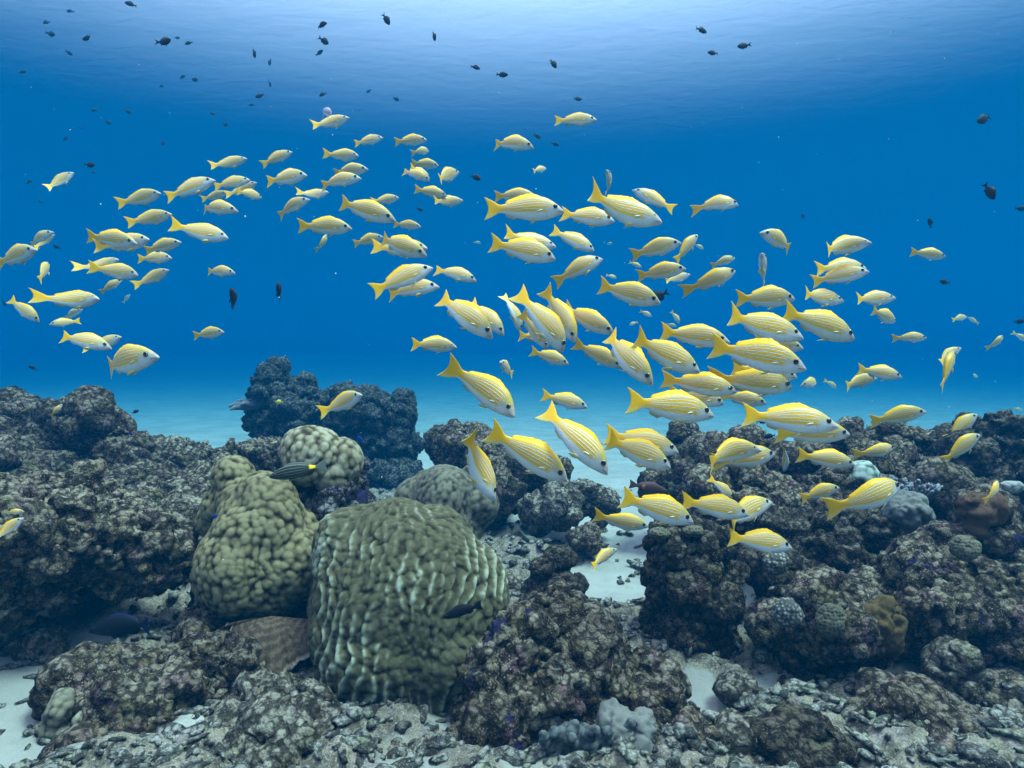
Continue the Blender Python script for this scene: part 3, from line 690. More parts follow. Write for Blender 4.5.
def fish_mesh(name, sp, bend=0.0, n=40, m=20, spread=1.0):
    s = np.concatenate([[0, .008, .02], np.linspace(.035, sp['tail0'], n-12), np.linspace(sp['tail0'], 1, 10)[1:]])
    top = interp(sp['top'], s); bot = interp(sp['bot'], s); wid = interp(sp['wid'], s)
    V = []; S = []; W = []; FN = []; F = []; MI = []
    ns = len(s)
    for i in range(ns):
        mid, half = (top[i]+bot[i])/2, (top[i]-bot[i])/2
        tt = max(0, (s[i]-sp['tail0'])/(1-sp['tail0']))
        for j in range(m):
            th = 2*math.pi*j/m; c, q = math.cos(th), math.sin(th)
            xx = s[i]-sp['fork']*(1-abs(c)**1.6)*tt*tt
            yy = wid[i]*math.copysign(abs(q)**.85, q)
            if c < 0: yy *= 1-.15*abs(c)
            V.append([.5-xx, yy, mid+half*c]); S.append(s[i]); W.append(c); FN.append(1.0 if tt > .08 else tt*8)
    for i in range(ns-1):
        for j in range(m):
            a, b = i*m+j, i*m+(j+1) % m; F.append((a, a+m, b+m, b)); MI.append(0)
    V.append([.5+.004, 0, (top[0]+bot[0])/2]); S.append(0); W.append(0); FN.append(0); k = len(V)-1
    for j in range(m): F.append((k, j, (j+1) % m)); MI.append(0)
    e = (ns-1)*m
    for j in range(m//2):
        a, b = e+j, e+j+1; c, d = e+(m-j-1) % m, e+(m-j) % m
        F.append((a, d, c, b) if len({a, b, c, d}) == 4 else tuple(dict.fromkeys((a, d, c, b)))); MI.append(0)
    def ridge(a, b, hgt, up):
        I = [i for i in range(ns) if a <= s[i] <= b]; out = []
        for q, i in enumerate(I):
            t = q/(len(I)-1)
            h = hgt*spread*min(1, t*5)**.7*(1-.25*t)*(1+.12*math.sin(q*2.6)*(t < .6))*(1 if t < .95 else .55)
            z = (top[i]+h) if up else (bot[i]-h*math.sin(min(1, t*1.6+.25)*math.pi/2))
            V.append([.5-s[i]-h*.7, 0, z]); S.append(s[i]); W.append(1.15 if up else -1.15); FN.append(.8); out.append(len(V)-1)
        jl, jr = (1, m-1) if up else (m//2-1, m//2+1)
        for q in range(len(I)-1):
            i, i2 = I[q]*m, I[q+1]*m
            F.append((i+jl, out[q], out[q+1], i2+jl)); F.append((i+jr, i2+jr, out[q+1], out[q])); MI.extend((0, 0))
        i, i2 = I[0]*m, I[-1]*m
        F.append((i+jl, i+jr, out[0])); F.append((i2+jl, out[-1], i2+jr)); MI.extend((0, 0))
    ridge(*sp['dorsal'], True); ridge(*sp['anal'], False)
    def leaf(root, direc, side, L, w, v0, fin):
        """a thin paddle fin: closed lens grown out of the flank"""
        root = np.array(root); d = np.array(direc, float); d /= np.linalg.norm(d); sd = np.array(side, float); sd -= d*sd.dot(d); sd /= np.linalg.norm(sd)
        nn = np.cross(d, sd); o = len(V); K = 7
        for q in range(K):
            t = q/(K-1); ww = w*(math.sin(math.pi*min(1, .12+.88*t**.8)*.98)+.08); p = root+d*L*t
            for (u, z) in ((-1, 0), (0, .004*(1-t)+.0008), (1, 0), (0, -.004*(1-t)-.0008)):
                V.append(list(p+sd*u*ww*.5+nn*z)); S.append(v0[0]); W.append(v0[1]); FN.append(fin)
        for q in range(K-1):
            for r in range(4):
                a, b = o+q*4+r, o+q*4+(r+1) % 4; F.append((a, b, b+4, a+4)); MI.append(0)
        F.append((o, o+1, o+2, o+3)); F.append((o+K*4-1, o+K*4-2, o+K*4-3, o+K*4-4)); MI.extend((0, 0))
    ps, pv, pl = sp['pect']; i = int(np.argmin(abs(s-ps))); z = (top[i]+bot[i])/2+pv*(top[i]-bot[i])/2
    for sg in (1, -1):
        leaf((.5-ps, sg*wid[i]*.93, z), (-1, sg*.04, -.30), (0.1, 0, 1), pl*.62, .022, (ps, -.42), .2)
        ps2, pl2 = sp['pelv']; i2 = int(np.argmin(abs(s-ps2)))
        leaf((.5-ps2, sg*wid[i2]*.35, bot[i2]+.012), (-1, sg*.25, -.55*spread), (1, 0, .6), pl2*1.15, .05, (ps2, -1.1), .9)
    V = np.array(V)
    b = np.maximum(0, .5-V[:, 0]-.30)
    V[:, 1] += bend*b**2*1.5; V[:, 0] += abs(bend)*b**2*.25
    hd = np.maximum(0, V[:, 0]-.22); V[:, 1] += bend*hd**2*.8
    me = mesh_from(V, F, name); setattr_f(me, 's', S); setattr_f(me, 'v', W); setattr_f(me, 'fin', FN)
    bm = bmesh.new(); bm.from_mesh(me); bmesh.ops.recalc_face_normals(bm, faces=bm.faces); bm.to_mesh(me); bm.free(); smooth(me)
    return me

def eye_mesh(name, sp):
    bm = bmesh.new(); bmesh.ops.create_uvsphere(bm, u_segments=18, v_segments=10, radius=1, matrix=Matrix.Rotation(math.pi/2, 4, 'X'))
    me = bpy.data.meshes.new(name); bm.to_mesh(me); bm.free(); P = getco(me); r = sp['eye'][2]
    setattr_f(me, 'rad', np.sqrt(P[:, 0]**2+P[:, 2]**2)); setco(me, P*np.array([r, r*.55, r])); smooth(me); return me

# --- materials
t = NT('yellow and blue striped fish skin'); v = t.attr('v'); s_ = t.attr('s'); fin = t.attr('fin'); o = t.obj()
nz = t.noise(14, 3, .5, o); rnd = t.n('ObjectInfo').outputs['Random']
vv = t.math('ADD', v, t.math('MULTIPLY', t.math('SUBTRACT', nz, .5), .10))
vv = t.math('ADD', vv, t.math('MULTIPLY', t.math('SUBTRACT', s_, .4), .18))          # the stripes run up a little towards the tail
Y1, Y2, ST, EDG, WH = (.74, .375, .002), (.68, .375, .010), (.58, .68, .80), (.13, .10, .04), (.56, .56, .60)
st = [(0, WH), (.24, WH), (.275, (.56, .50, .36)), (.285, (.58, .55, .50)), (.305, (.62, .41, .07)), (.318, (.58, .46, .22)), (.335, Y2), (.62, Y1), (1, (.56, .32, .005))]
x01 = t.math('MULTIPLY_ADD', vv, .5, .5)
body = t.ramp(x01, st)
for c, w in ((.43, .008), (.55, .0105), (.665, .0105), (.775, .010), (.87, .007)):
    dd = t.math('ABSOLUTE', t.math('SUBTRACT', x01, c))
    body = t.mix(t.math('MULTIPLY', t.ss(dd, w+.017, w+.004), .8), body, EDG)
    body = t.mix(t.ss(dd, w+.004, w-.003), body, ST)
plain = t.ramp(t.math('MULTIPLY_ADD', v, .5, .5), [(0, (.60, .60, .63)), (.38, (.54, .53, .56)), (.55, (.38, .34, .27)), (.75, (.40, .31, .10)), (1, (.42, .29, .04))])
col = t.mix(t.ss(s_, .17, .25), plain, body)
snout = t.mix(t.ss(nz, .35, .65), (.22, .20, .22), (.40, .37, .41))
col = t.mix(t.math('MULTIPLY', t.ss(s_, .15, .03), .8), col, snout)
col = t.mix(t.math('MULTIPLY', t.ss(s_, .70, .79), t.ss(v, -.95, -.3)), col, Y1)
# gill cover edge and mouth
gill = t.math('ADD', s_, t.math('MULTIPLY', t.math('MULTIPLY', v, v), .05))
g = t.math('MULTIPLY', t.ss(t.math('ABSOLUTE', t.math('SUBTRACT', gill, .245)), .008, .002), .3)
col = t.mix(g, col, (.3, .28, .22))
mo = t.math('MULTIPLY', t.ss(t.math('ABSOLUTE', t.math('ADD', t.math('ADD', v, .12), t.math('MULTIPLY', s_, 3.5))), .10, .03), t.ss(s_, .085, .06))
col = t.mix(mo, col, (.10, .07, .07))
pal = t.mix(t.ss(v, -1.3, -.2), (.62, .52, .2), Y1)
ray = t.math('SINE', t.math('MULTIPLY', v, 60.0))
pal = t.mix(t.math('MULTIPLY', t.ss(ray, .2, .9), .25), pal, (.46, .29, .01))
col = t.mix(fin, col, pal)
col = t.mix(t.math('MULTIPLY', t.ss(rnd, .45, 1.0), .45), col, t.mix(1.0, col, (.74, .76, .60), 'MULTIPLY'))  # olive shade of some fish, mixed into the skin colour at random
scl = t.vor(55, o).outputs['Distance']
M['snapper'] = t.done(col, .38, .22, t.bump(t.math('ADD', scl, t.math('MULTIPLY', ray, t.math('MULTIPLY', fin, .6))), .10, .012))

def eye_mat(name, ringc, pupil=.66):
    t = NT(name); r = t.attr('rad')
    c = t.mix(t.ss(r, pupil-.04, pupil+.04), (.004, .004, .006), ringc); c = t.mix(t.ss(r, .86, .95), c, tuple(.25*x for x in ringc))
    return t.done(c, .12, .5)
M['eye'] = eye_mat('fish eye', (.20, .18, .15), .78)
M['dark_eye'] = eye_mat('dark fish eye', (.10, .09, .07), .6)

def plain_fish(name, back, belly, finc, spot=None, lines=False):
    t = NT(name); v = t.attr('v'); s_ = t.attr('s'); o = t.obj(); n = t.noise(25, 4, .6, o)
    c = t.mix(t.ss(v, -.8, .6), belly, back); c = t.mix(t.math('MULTIPLY', t.ss(n, .5, .65), .3), c, tuple(1.8*x for x in back)); c = t.mix(t.attr('fin'), c, finc)
    if lines: c = t.mix(t.math('MULTIPLY', t.ss(t.math('SINE', t.math('MULTIPLY', v, 15.0)), .7, .95), t.ss(s_, .8, .6)), c, (.12, .13, .10))
    if spot:
        a, b, w, vc, colr = spot
        q = t.math('MULTIPLY', t.ss(t.math('ABSOLUTE', t.math('SUBTRACT', s_, (a+b)/2)), (b-a)/2+.02, (b-a)/2-.02), t.ss(t.math('ABSOLUTE', t.math('SUBTRACT', v, vc)), w+.1, w-.1))
        c = t.mix(q, c, colr)
    return t.done(c, .6, .08)
M['chromis'] = plain_fish('dusky damselfish', (.010, .011, .013), (.02, .021, .022), (.008, .009, .011))
M['black_fish'] = plain_fish('velvet black fish', (.006, .006, .008), (.008, .008, .010), (.005, .006, .012))
M['blue_edge'] = plain_fish('black fish with blue tail edge', (.005, .006, .009), (.007, .008, .012), (.008, .012, .05), (.80, .84, .5, -1.0, (.5, .45, .3)))
M['patch_fish'] = plain_fish('dark fish with yellow patch', (.016, .02, .018), (.03, .036, .03), (.09, .10, .09), (.70, .80, .55, .45, (.75, .50, .01)), True)
M['red_fish'] = plain_fish('reddish brown fish', (.06, .032, .028), (.10, .055, .05), (.08, .045, .045), (.60, .67, .7, .0, (.30, .13, .09)))
M['blue_fish'] = plain_fish('bright blue fish', (.005, .015, .13), (.005, .025, .2), (.005, .015, .1))
M['yellow_fish'] = plain_fish('yellow fish', (.5, .40, .03), (.6, .52, .12), (.5, .4, .03))

BENDS = [-.62, -.32, 0, .32, .62]
SN = [fish_mesh('snapper_%d' % i, SNAPPER, b, spread=(.55 if i % 2 else .9)) for i, b in enumerate(BENDS)]
for me in SN: me.materials.append(M['snapper'])
EYE = eye_mesh('snapper_eye', SNAPPER); EYE.materials.append(M['eye'])
def eye_pos(sp):
    a, b, r = sp['eye']; t_, o_ = float(interp(sp['top'], [a])[0]), float(interp(sp['bot'], [a])[0]); w = float(interp(sp['wid'], [a])[0])
    return (.5-a, w*.86, (t_+o_)/2+b*(t_-o_)/2)
def orient(o, n, tl, L, phi, roll=0.0, girth=1.0, deep=1.0):
    n = Vector(n); tl = Vector(tl); p = (n-tl).length; phi = math.radians(phi)
    Y = FPX*L*math.cos(phi)/max(p, 1)
    a = at(n.x, n.y, Y-L*math.sin(phi)/2); b = at(tl.x, tl.y, Y+L*math.sin(phi)/2)
    f = (a-b); sc = f.length; f.normalize()
    up = Vector((0, 0, 1))-f*f.z; up.normalize(); up = Matrix.Rotation(roll, 3, f) @ up
    y = up.cross(f)
    o.matrix_world = Matrix.Translation((a+b)/2) @ Matrix((f, y, up)).transposed().to_4x4() @ Matrix.Diagonal((sc, sc*girth, sc*deep, 1))
    return Y
def make_fish(name, me, sp, eye, n, tl, L, phi, label, cat='fish', group=None, roll=0.0, eyes=True, girth=1.0, deep=1.0):
    o = bpy.data.objects.new(name, me); COL.objects.link(o)
    orient(o, n, tl, L, phi, roll, girth, deep); tag(o, label, cat, group)
    if eyes:
        x, y, z = eye_pos(sp)
        for sg in (1, -1):
            e = bpy.data.objects.new('eye', eye); COL.objects.link(e); e.parent = o; e.location = (x, sg*y, z)
    return o
# nose x y, tail x y (where the photograph shows them), turn towards the lens in degrees, length in metres, what singles it out
SNAP = """
73 172 46 191 -15 .24|lone whitish snapper climbing alone high at the far left
53 231 24 245 -5 .26|pale snapper half hidden behind its double at the left edge
54 234 31 250 -8 .26|whitish snapper showing only chin and belly under its twin at the left edge
36 248 -4 264 5 .26|yellow backed snapper cut by the left edge below the pale pair
48 262 39 281 -50 .22|tiny slim snapper swimming steeply upward near the left edge
161 192 120 205 0 .26|uppermost snapper of the column at the left, nose slightly up
172 213 127 224 0 .26|second snapper down in the left column, just under the topmost
215 179 165 198 0 .26|plump snapper with nose up leading the upper left cluster
250 179 213 187 0 .26|snapper tucked behind the tail of the plump upper left leader
247 158 210 169 0 .25|highest snapper of the upper left cluster, tilted up alone
257 182 228 198 0 .25|thin bright snapper overlapped by the small curled one at upper left
262 197 236 191 -42 .25|small foreshortened snapper curling away beside the upper left cluster
227 192 203 200 0 .25|pale back of a snapper hidden above the yellow one at upper left
238 210 192 204 -8 .26|yellow snapper with nose dipping under the upper left cluster
229 237 171 228 0 .27|large yellow snapper alone below the upper left cluster
137 242 86 236 0 .26|snapper with pale belly above a twin at the middle of the left school
150 238 101 250 0 .26|whitish snapper crossing behind the pale bellied one in the left school
181 241 144 251 0 .25|small snapper with nose up right of the crossing left pair
172 257 137 259 0 .24|short white snapper swimming level below the small tilted one at left
139 274 93 269 0 .26|deep yellow snapper in front of a paler one in the left school
120 259 84 274 0 .26|paler snapper hidden behind the deep yellow one in the left school
235 272 202 270 8 .23|lone small snapper swimming level above the two black fish
169 269 136 287 -10 .24|slim snapper pointing steeply up in the lower left school
122 279 99 293 -20 .23|pale small snapper half hidden beneath the deep yellow one at left
130 294 123 303 -10 .22|faint bluish tiny snapper in open water below the left school
40 321 5 297 -10 .26|snapper diving down to the right near the left edge
101 298 46 304 5 .27|large silver bellied snapper near the left edge, nose level
49 324 81 321 32 .27|snapper turned the other way, facing left with its tail towards us
82 309 61 319 0 .26|pale strip of a snapper between the silver bellied one and the turned one
112 347 53 333 0 .27|big yellow snapper nosing down above the lowest left one
122 336 87 351 0 .25|snapper peeping out behind the big down nosed one at left
157 354 90 369 8 .28|largest and lowest snapper of the left school, close to us
224 331 193 336 5 .23|small lone snapper swimming level under the two black fish
62 404 51 417 -25 .115|small whitish snapper hovering in front of the left reef peak
349 117 312 129 0 .25|topmost snapper left of centre, just beneath a pink jellyfish
383 137 354 144 0 .25|snapper following below the jellyfish one, high left of centre
427 139 394 142 -10 .25|yellow snapper at the top of the small knot left of centre
429 150 414 152 -48 .24|tiny foreshortened snapper swimming away under the top of the knot
292 151 261 165 -8 .25|snapper rising steeply alone between the two upper groups
307 174 266 182 0 .26|white bellied snapper below the steep riser between the groups
359 155 325 156 0 .25|slim level snapper above the overlapping pair left of centre
368 168 330 173 0 .25|upper snapper of the overlapping pair left of centre
361 177 316 183 0 .26|lower paler snapper of the overlapping pair left of centre
329 192 299 198 0 .25|snapper behind the head of a steeply rising one left of centre
309 198 273 215 0 .25|yellow snapper rising steeply with a partner at its head
396 219 332 200 8 .28|big yellow snapper nosing down left of centre in the middle of the water
399 197 371 203 0 .24|small pale snapper peeping out behind the big down nosed one
352 227 297 226 0 .27|level yellow snapper with a small upright one below it
327 234 319 252 -30 .21|small whitish snapper hanging upright under the level yellow one
421 226 393 224 0 .22|small plain snapper swimming level right of the big down nosed one
427 254 370 236 5 .27|front snapper of the close pair nosing down left of centre
428 247 374 251 0 .27|snapper nearly covered by its front partner left of centre
383 236 353 244 0 .25|small snapper trailing behind the close pair left of centre
439 165 411 163 0 .25|pale snapper at the back of the tight knot left of centre
430 180 400 167 0 .24|white bellied snapper angled down out of the tight knot
430 178 410 166 -45 .25|round looking snapper turning away at the middle of the tight knot
458 171 432 181 -45 .26|olive shaded snapper turning away at the right of the tight knot
447 195 414 189 0 .24|bluish white snapper directly under the tight knot
463 200 430 204 0 .24|pale level snapper lowest under the tight knot
477 280 432 266 5 .27|yellow snapper nosing down alone right of the olive climber
432 266 371 292 -8 .28|olive shaded snapper climbing steeply left of centre
439 285 383 292 0 .27|white snapper hidden behind the olive shaded climber
494 336 431 290 5 .29|big snapper diving with a partner above the centre
505 334 466 297 0 .28|snapper diving close behind its partner above the centre
564 209 484 209 8 .29|large level snapper with wide tail at the top of the middle school
537 196 492 195 0 .27|yellow back of a snapper behind the large level one
556 257 489 243 0 .28|white bellied snapper beneath the large level one in the middle school
556 246 500 237 0 .27|pale snapper hidden behind the white bellied middle one
595 250 551 230 10 .28|rounded snapper nosing down beside a climbing pale one
602 257 554 280 0 .27|grey bellied snapper climbing steeply under the rounded one
546 168 533 171 -45 .22|tiny curled snapper alone in open water above the middle school
597 119 554 121 0 .25|highest snapper of all, alone in blue water at the top centre
534 146 489 139 0 .25|lone snapper with pale belly high at the centre, second highest
481 243 473 242 0 .22|tiny faint bluish snapper left of the white bellied middle one
457 346 408 343 0 .26|lone level snapper above the far bommie at the centre
517 414 452 364 8 .29|large diving snapper over the rocks at the centre
500 361 513 375 58 .25|small grey faced snapper looking out at us at the centre
521 331 508 291 -15 .27|slim snapper diving almost straight down at the left of the tangle
566 350 520 289 -12 .29|long snapper diving steeply in the middle of the tangle
577 341 543 288 10 .29|front snapper of the diving tangle with dark snout
549 348 520 312 0 .26|lower snapper of the diving tangle with its head free
558 338 515 335 -12 .25|snapper showing only its tail behind the diving tangle
615 332 556 306 5 .28|deep bodied snapper behind the diving tangle, head to the right
569 363 530 351 0 .25|small yellow snapper swimming just under the diving tangle
588 406 541 395 0 .26|white bellied level snapper under the tangle above the sand
610 472 540 404 8 .30|large bright yellow snapper diving over the sand channel
569 478 487 430 0 .30|large snapper nosing down over the dark mid distance rocks
495 498 456 429 -22 .29|bright snapper diving with its back to us behind the olive coral
622 366 573 343 0 .27|snapper behind the steep diver right of the tangle
654 383 596 328 8 .29|dark snouted snapper diving right of the tangle
700 370 626 337 -5 .29|snapper with its head covered, tail high, right of the dark snouted diver
730 340 656 331 0 .28|snapper with yellow tail at the upper left of the dense pack
661 301 595 285 0 .28|white bellied snapper partly covering a black fish
803 336 719 317 -5 .30|olive shaded large snapper at the top of the dense pack
855 337 782 311 0 .29|long snapper nosing down at the upper right of the dense pack
804 347 754 341 28 .27|short looking snapper overlapping a dark headed one in the dense pack
807 366 709 346 8 .31|dark headed large snapper in the middle of the dense pack
797 375 730 368 0 .28|snapper showing only its pale chin in the dense pack
794 385 717 380 5 .29|bright snapper with white belly, fourth row of the dense pack
738 390 662 379 0 .29|snapper with its head behind the bright white bellied one
714 413 626 401 0 .30|large snapper with an arched back leading the row above the sand
725 402 668 391 0 .28|snapper in shade between the arched one and the dense pack
767 402 719 396 0 .27|small snapper swimming under the bright white bellied one
838 424 741 415 8 .30|biggest snapper of all at the lower right of the pack
850 432 774 434 0 .29|snapper hidden under the biggest one, dark snout showing
801 385 827 379 15 .25|tiny olive snapper facing left between two groups at the right
837 388 826 380 -20 .22|tail end of a tiny pale snapper left of the twin pair at right
679 450 604 434 0 .29|back snapper of the close pair above the sand channel
671 465 600 437 5 .28|front white bellied snapper of the close pair above the sand channel
760 447 691 456 0 .28|pale snapper nose up, upper one of two over the dark rounded rock
775 452 719 465 -5 .28|lower snapper of two over the dark rounded rock, head at the right
784 471 789 443 -25 .20|thin blue bellied snapper standing head down beside the right reef
855 463 796 455 -10 .28|yellow snapper swimming level low over the right reef crest
694 520 620 497 0 .28|olive yellow snapper with high tail left of the pillar top
749 513 680 501 5 .27|white snapper with dark eye over the top of the dark pillar
770 500 715 524 -30 .28|snapper turning away behind the white one over the pillar
733 498 711 477 -12 .17|snapper diving behind the white one over the pillar, tail up
757 491 735 503 -10 .15|snapper with only its yellow back showing behind the pillar group
792 546 727 537 -12 .26|bright yellow snapper with no face visible above the black hollow
649 525 594 519 0 .25|small white bellied snapper left of the dark pillar
616 548 586 567 -25 .20|small yellow snapper swimming away over the sand channel
926 410 869 422 -5 .27|white bellied snapper, nose up, just above the right reef crest
894 446 860 457 -12 .20|small snapper swimming nose up against the right reef crest
902 376 857 369 8 .28|plump snapper behind a smaller pale one at the right
876 377 838 386 0 .26|smaller pale snapper in front of the plump one at the right
960 347 933 365 -15 .26|pale snapper behind a steep thin one near the right edge
953 350 941 390 -28 .27|thin snapper climbing steeply in front of a pale one near the right edge
976 413 946 441 -18 .26|upper snapper of the tilted pair over the right boulder
979 433 942 463 -15 .27|lower snapper of the tilted pair over the right boulder
839 486 800 499 -5 .19|small yellow snapper nose up against the right reef
900 482 839 514 -22 .28|close bright yellow snapper climbing away, lowest at the right
998 480 991 503 -35 .10|slender tiny snapper upright over the rusty coral at the right
927 337 894 338 12 .25|small level snapper alone above the twin pair at the right
895 297 849 301 0 .26|level snapper with a smaller one at its chin at the right
895 321 872 310 -40 .25|small round snapper turning away under its level neighbour at right
870 241 810 253 0 .28|uppermost large snapper of the right group, nose up
869 270 811 282 5 .28|middle snapper of the right group, covering a second tail
866 267 815 269 0 .27|snapper mostly hidden behind the middle one of the right group
843 300 795 295 0 .26|white snapper directly above the long down nosed one at right
761 231 799 250 25 .26|grey faced snapper facing left alone high at the right
739 203 695 203 0 .26|lone level snapper high right of centre in clear blue
633 189 675 210 5 .26|pale snapper facing left and up behind a large one
607 169 613 196 45 .24|narrow whitish snapper head up above the large middle one
662 221 579 202 8 .29|large striped snapper with pointed snout, nosing down at the upper middle
615 220 560 214 0 .27|white bellied snapper between two large ones at the upper middle
681 241 630 256 0 .26|snapper nose up with a steep pale one at its head
697 234 675 262 -20 .25|pale snapper climbing steeply beside the nose up one
686 267 636 277 5 .26|white bellied snapper nose up over a smaller partner
690 274 663 283 0 .24|smaller snapper under the white bellied nose up one
736 269 691 291 -5 .27|snapper climbing at a steep slant right of the middle school
735 257 713 265 0 .24|small snapper peeping over the back of the steeply slanted climber
762 252 764 287 45 .25|narrow grey snapper seen nearly head on, upright over a level one
795 297 735 299 0 .28|level silver bellied snapper under the upright narrow one
946 256 910 252 5 .25|lone short snapper at the far right above the others
967 316 952 320 -20 .23|tiny yellow snapper nose to nose with another at the far right
968 317 979 324 0 .20|tiny snapper facing left at the tail of another, far right
1003 335 991 350 -20 .22|tiny pale snapper climbing near the right edge
1027 341 1014 332 0 .23|tiny snapper cut by the right edge, tail up
1023 411 1013 408 0 .22|faint tiny snapper low at the right edge over the sand
23 517 -6 540 0 .118|yellow snapper cut by the left edge in front of the boulder
24 511 3 513 -10 .075|small snapper behind the one cut by the left edge at the boulder
362 393 324 413 15 .25|bright lone snapper in front of the far bommie
652 316 639 311 0 .20|tiny pale snapper left of the tail of the steep olive group
680 323 671 311 -15 .20|tiny pale snapper above the upper left tail of the dense pack
677 326 666 324 0 .19|faint tiny snapper just over the pack beside another tiny one
629 325 638 322 0 .19|faint bluish tiny snapper over the pack, facing left
704 249 694 244 0 .20|faint bluish tiny snapper right of the steep pale climber
607 244 614 243 -40 .18|tiny curled snapper below the large pointed snout one
642 267 629 262 0 .20|faint bluish tiny snapper above the white bellied middle row
617 278 606 275 0 .19|faint tiny snapper behind the back of the middle row
978 377 970 374 -20 .17|minute grey fish just over the sand at the right
"""
rg = random.Random(21)
SG = 'yellow striped snappers in the school'
for ln in SNAP.strip().split('\n'):
    nums, lb = ln.split('|'); nx_, ny_, tx_, ty_, phi, L = map(float, nums.split())
    b = rg.choice([0, 1, 1, 2, 2, 2, 3, 3, 4]) if abs(phi) < 20 else rg.choice([1, 2, 3])
    make_fish('snapper', SN[b], SNAPPER, EYE, (nx_, ny_), (tx_, ty_), L, phi+rg.uniform(-13, 13)*(abs(phi) < 20), lb, 'fish', SG, math.radians(rg.uniform(-12, 12)), True, rg.uniform(.92, 1.15), rg.uniform(.93, 1.08))

# --- dark fish
CH = [fish_mesh('damsel_%d' % i, DAMSEL, b, 26, 12) for i, b in enumerate((-.3, 0, .3))]
for me in CH: me.materials.append(M['chromis'])
TINY = """
131 4 11|dark small fish touching the top edge, far left
70 11 6|dark speck of a fish under the top edge at the left
47 22 7|faint speck of a fish high at the left, upper of two
51 34 7|faint speck of a fish high at the left, lower of two
88 38 9|clear dark fish high at the left, alone
69 53 7|dim fish below the clear dark one high at the left
22 72 7|dim fish near the left edge, a tenth down the picture
164 42 12|biggest of the dark small fish high at the left
177 38 5|speck of a fish just beside the biggest dark one at the left
189 43 7|dark round fish right of the biggest one high at the left
182 77 6|dim fish below the biggest dark one, upper of two
196 80 7|dim fish below the biggest dark one, lower of two
161 86 5|barely visible fish below and left of the dim pair
254 53 8|dark fish hanging head down, high between left and centre
270 62 6|dim fish under the one hanging head down
321 25 10|top one of three dark fish stacked left of centre
324 41 9|middle one of three dark fish stacked left of centre
319 53 8|faint bottom one of three fish stacked left of centre
260 96 8|dark fish alone above the steep yellow riser
323 94 7|dark fish just above the pink jellyfish
251 105 5|speck of a fish left of and below the lone dark one
213 114 6|dim fish above the upper left yellow cluster, upper of two
225 125 6|dim fish above the upper left yellow cluster, lower of two
95 110 6|faint fish at the left, left neighbour of a clearer one
127 111 8|clear dark fish at the left, below two dim ones
108 122 6|faint fish under the clear dark one at the left
81 128 5|faint fish in the left blue, third of a sloping line
65 139 6|dark speck ending a sloping line of fish at the left
90 165 8|dark fish with pale tail right of the lone whitish snapper
93 172 5|dim fish just below the pale tailed dark one
29 182 6|brownish speck of a fish left of the lone whitish snapper
41 202 5|dim speck of a fish under the lone whitish snapper
163 144 6|thin upright speck of a fish above the left column
57 247 7|dim fish behind the pale pair at the left edge
386 19 11|dark fish diving near the top edge left of centre
434 36 8|dark diamond shaped fish near the top, left of centre
475 67 9|dark fish facing right, high at the centre, level
502 75 10|dark fish with a pale bar, high at the centre
553 63 10|dark fish diving to the right, high right of centre
577 99 8|faint fish above the highest yellow snapper
369 91 5|faint speck of a fish right of the jellyfish
396 99 6|faint fish above the small yellow knot
537 136 7|faint fish right of the second highest yellow snapper
555 144 7|very faint fish below the highest yellow snapper
475 177 10|grey oval fish between the tight knot and the middle school
419 209 7|faint fish behind the lowest snappers of the tight knot
701 30 10|pale banded dark fish, leftmost of three near the top at the right
713 53 9|lower one of three dark fish near the top at the right
744 46 11|dark fish, right one of three near the top at the right
984 119 12|dark spiky finned fish high near the right edge
989 191 16|largest dark fish at the right edge, diving
930 223 9|dark thin fish hanging upright above the lone short snapper
945 282 9|dark small fish between the lone short snapper and the tiny pair
803 217 6|faint upright speck above the uppermost large snapper at right
33 368 8|dark small fish just above the left reef ridge
135 412 7|dark thin fish over the sand beside the left reef peak
4 303 6|dark small fish touching the left edge beside a diving snapper
762 421 10|dark damselfish behind the biggest snapper, upper left one
770 436 10|dark damselfish under the tail of the biggest snapper
817 438 10|dark damselfish under the belly of the biggest snapper, left one
835 440 9|dark damselfish under the belly of the biggest snapper, right one
776 451 9|dark damselfish at the head of the pair over the rounded rock
732 397 8|dark fin tip of a fish between the rows of the dense pack
270 84 5|minute dim fish high left, under the head down one
"""
TG = 'small dark fish in open water'
for ln in TINY.strip().split('\n'):
    nums, lb = ln.split('|'); x_, y_, p = map(float, nums.split()); p *= 1.25; a = rg.uniform(-.7, .7)
    if 'upright' in lb: a = 1.4
    if 'head down' in lb or 'diving' in lb or 'diamond' in lb: a = -1.0 if 'diving' in lb else -1.3
    d = rg.choice([-1, 1])
    if 'facing right' in lb or 'diving' in lb: d = 1
    n = (x_+d*math.cos(a)*p/2, y_-math.sin(a)*p/2); tl = (x_-d*math.cos(a)*p/2, y_+math.sin(a)*p/2)
    faint = any(w in lb for w in ('faint', 'dim', 'minute', 'barely', 'speck'))
    make_fish('damselfish', rg.choice(CH), DAMSEL, None, n, tl, rg.uniform(.12, .14) if faint else rg.uniform(.085, .105), rg.uniform(-25, 25), lb, 'fish', TG, 0, False)
def extra(name, kind, mat, eye, n, tl, L, phi, lb, bend=0, roll=0):
    me = fish_mesh(name, kind, bend); me.materials.append(M[mat])
    em = None
    if eye: em = eye_mesh(name+'_eye', kind); em.materials.append(M[eye])
    return make_fish(name, me, kind, em, n, tl, L, phi, lb, 'fish', None, roll, bool(eye))
extra('black_fish', DAMSEL, 'black_fish', 'dark_eye', (231, 288), (238, 314), .14, -20, 'velvet black fish swimming head up below the left school', .3)
extra('black_fish', DAMSEL, 'black_fish', 'dark_eye', (278, 283), (280, 302), .12, -45, 'small jet black fish hanging upright in open blue right of the larger one')
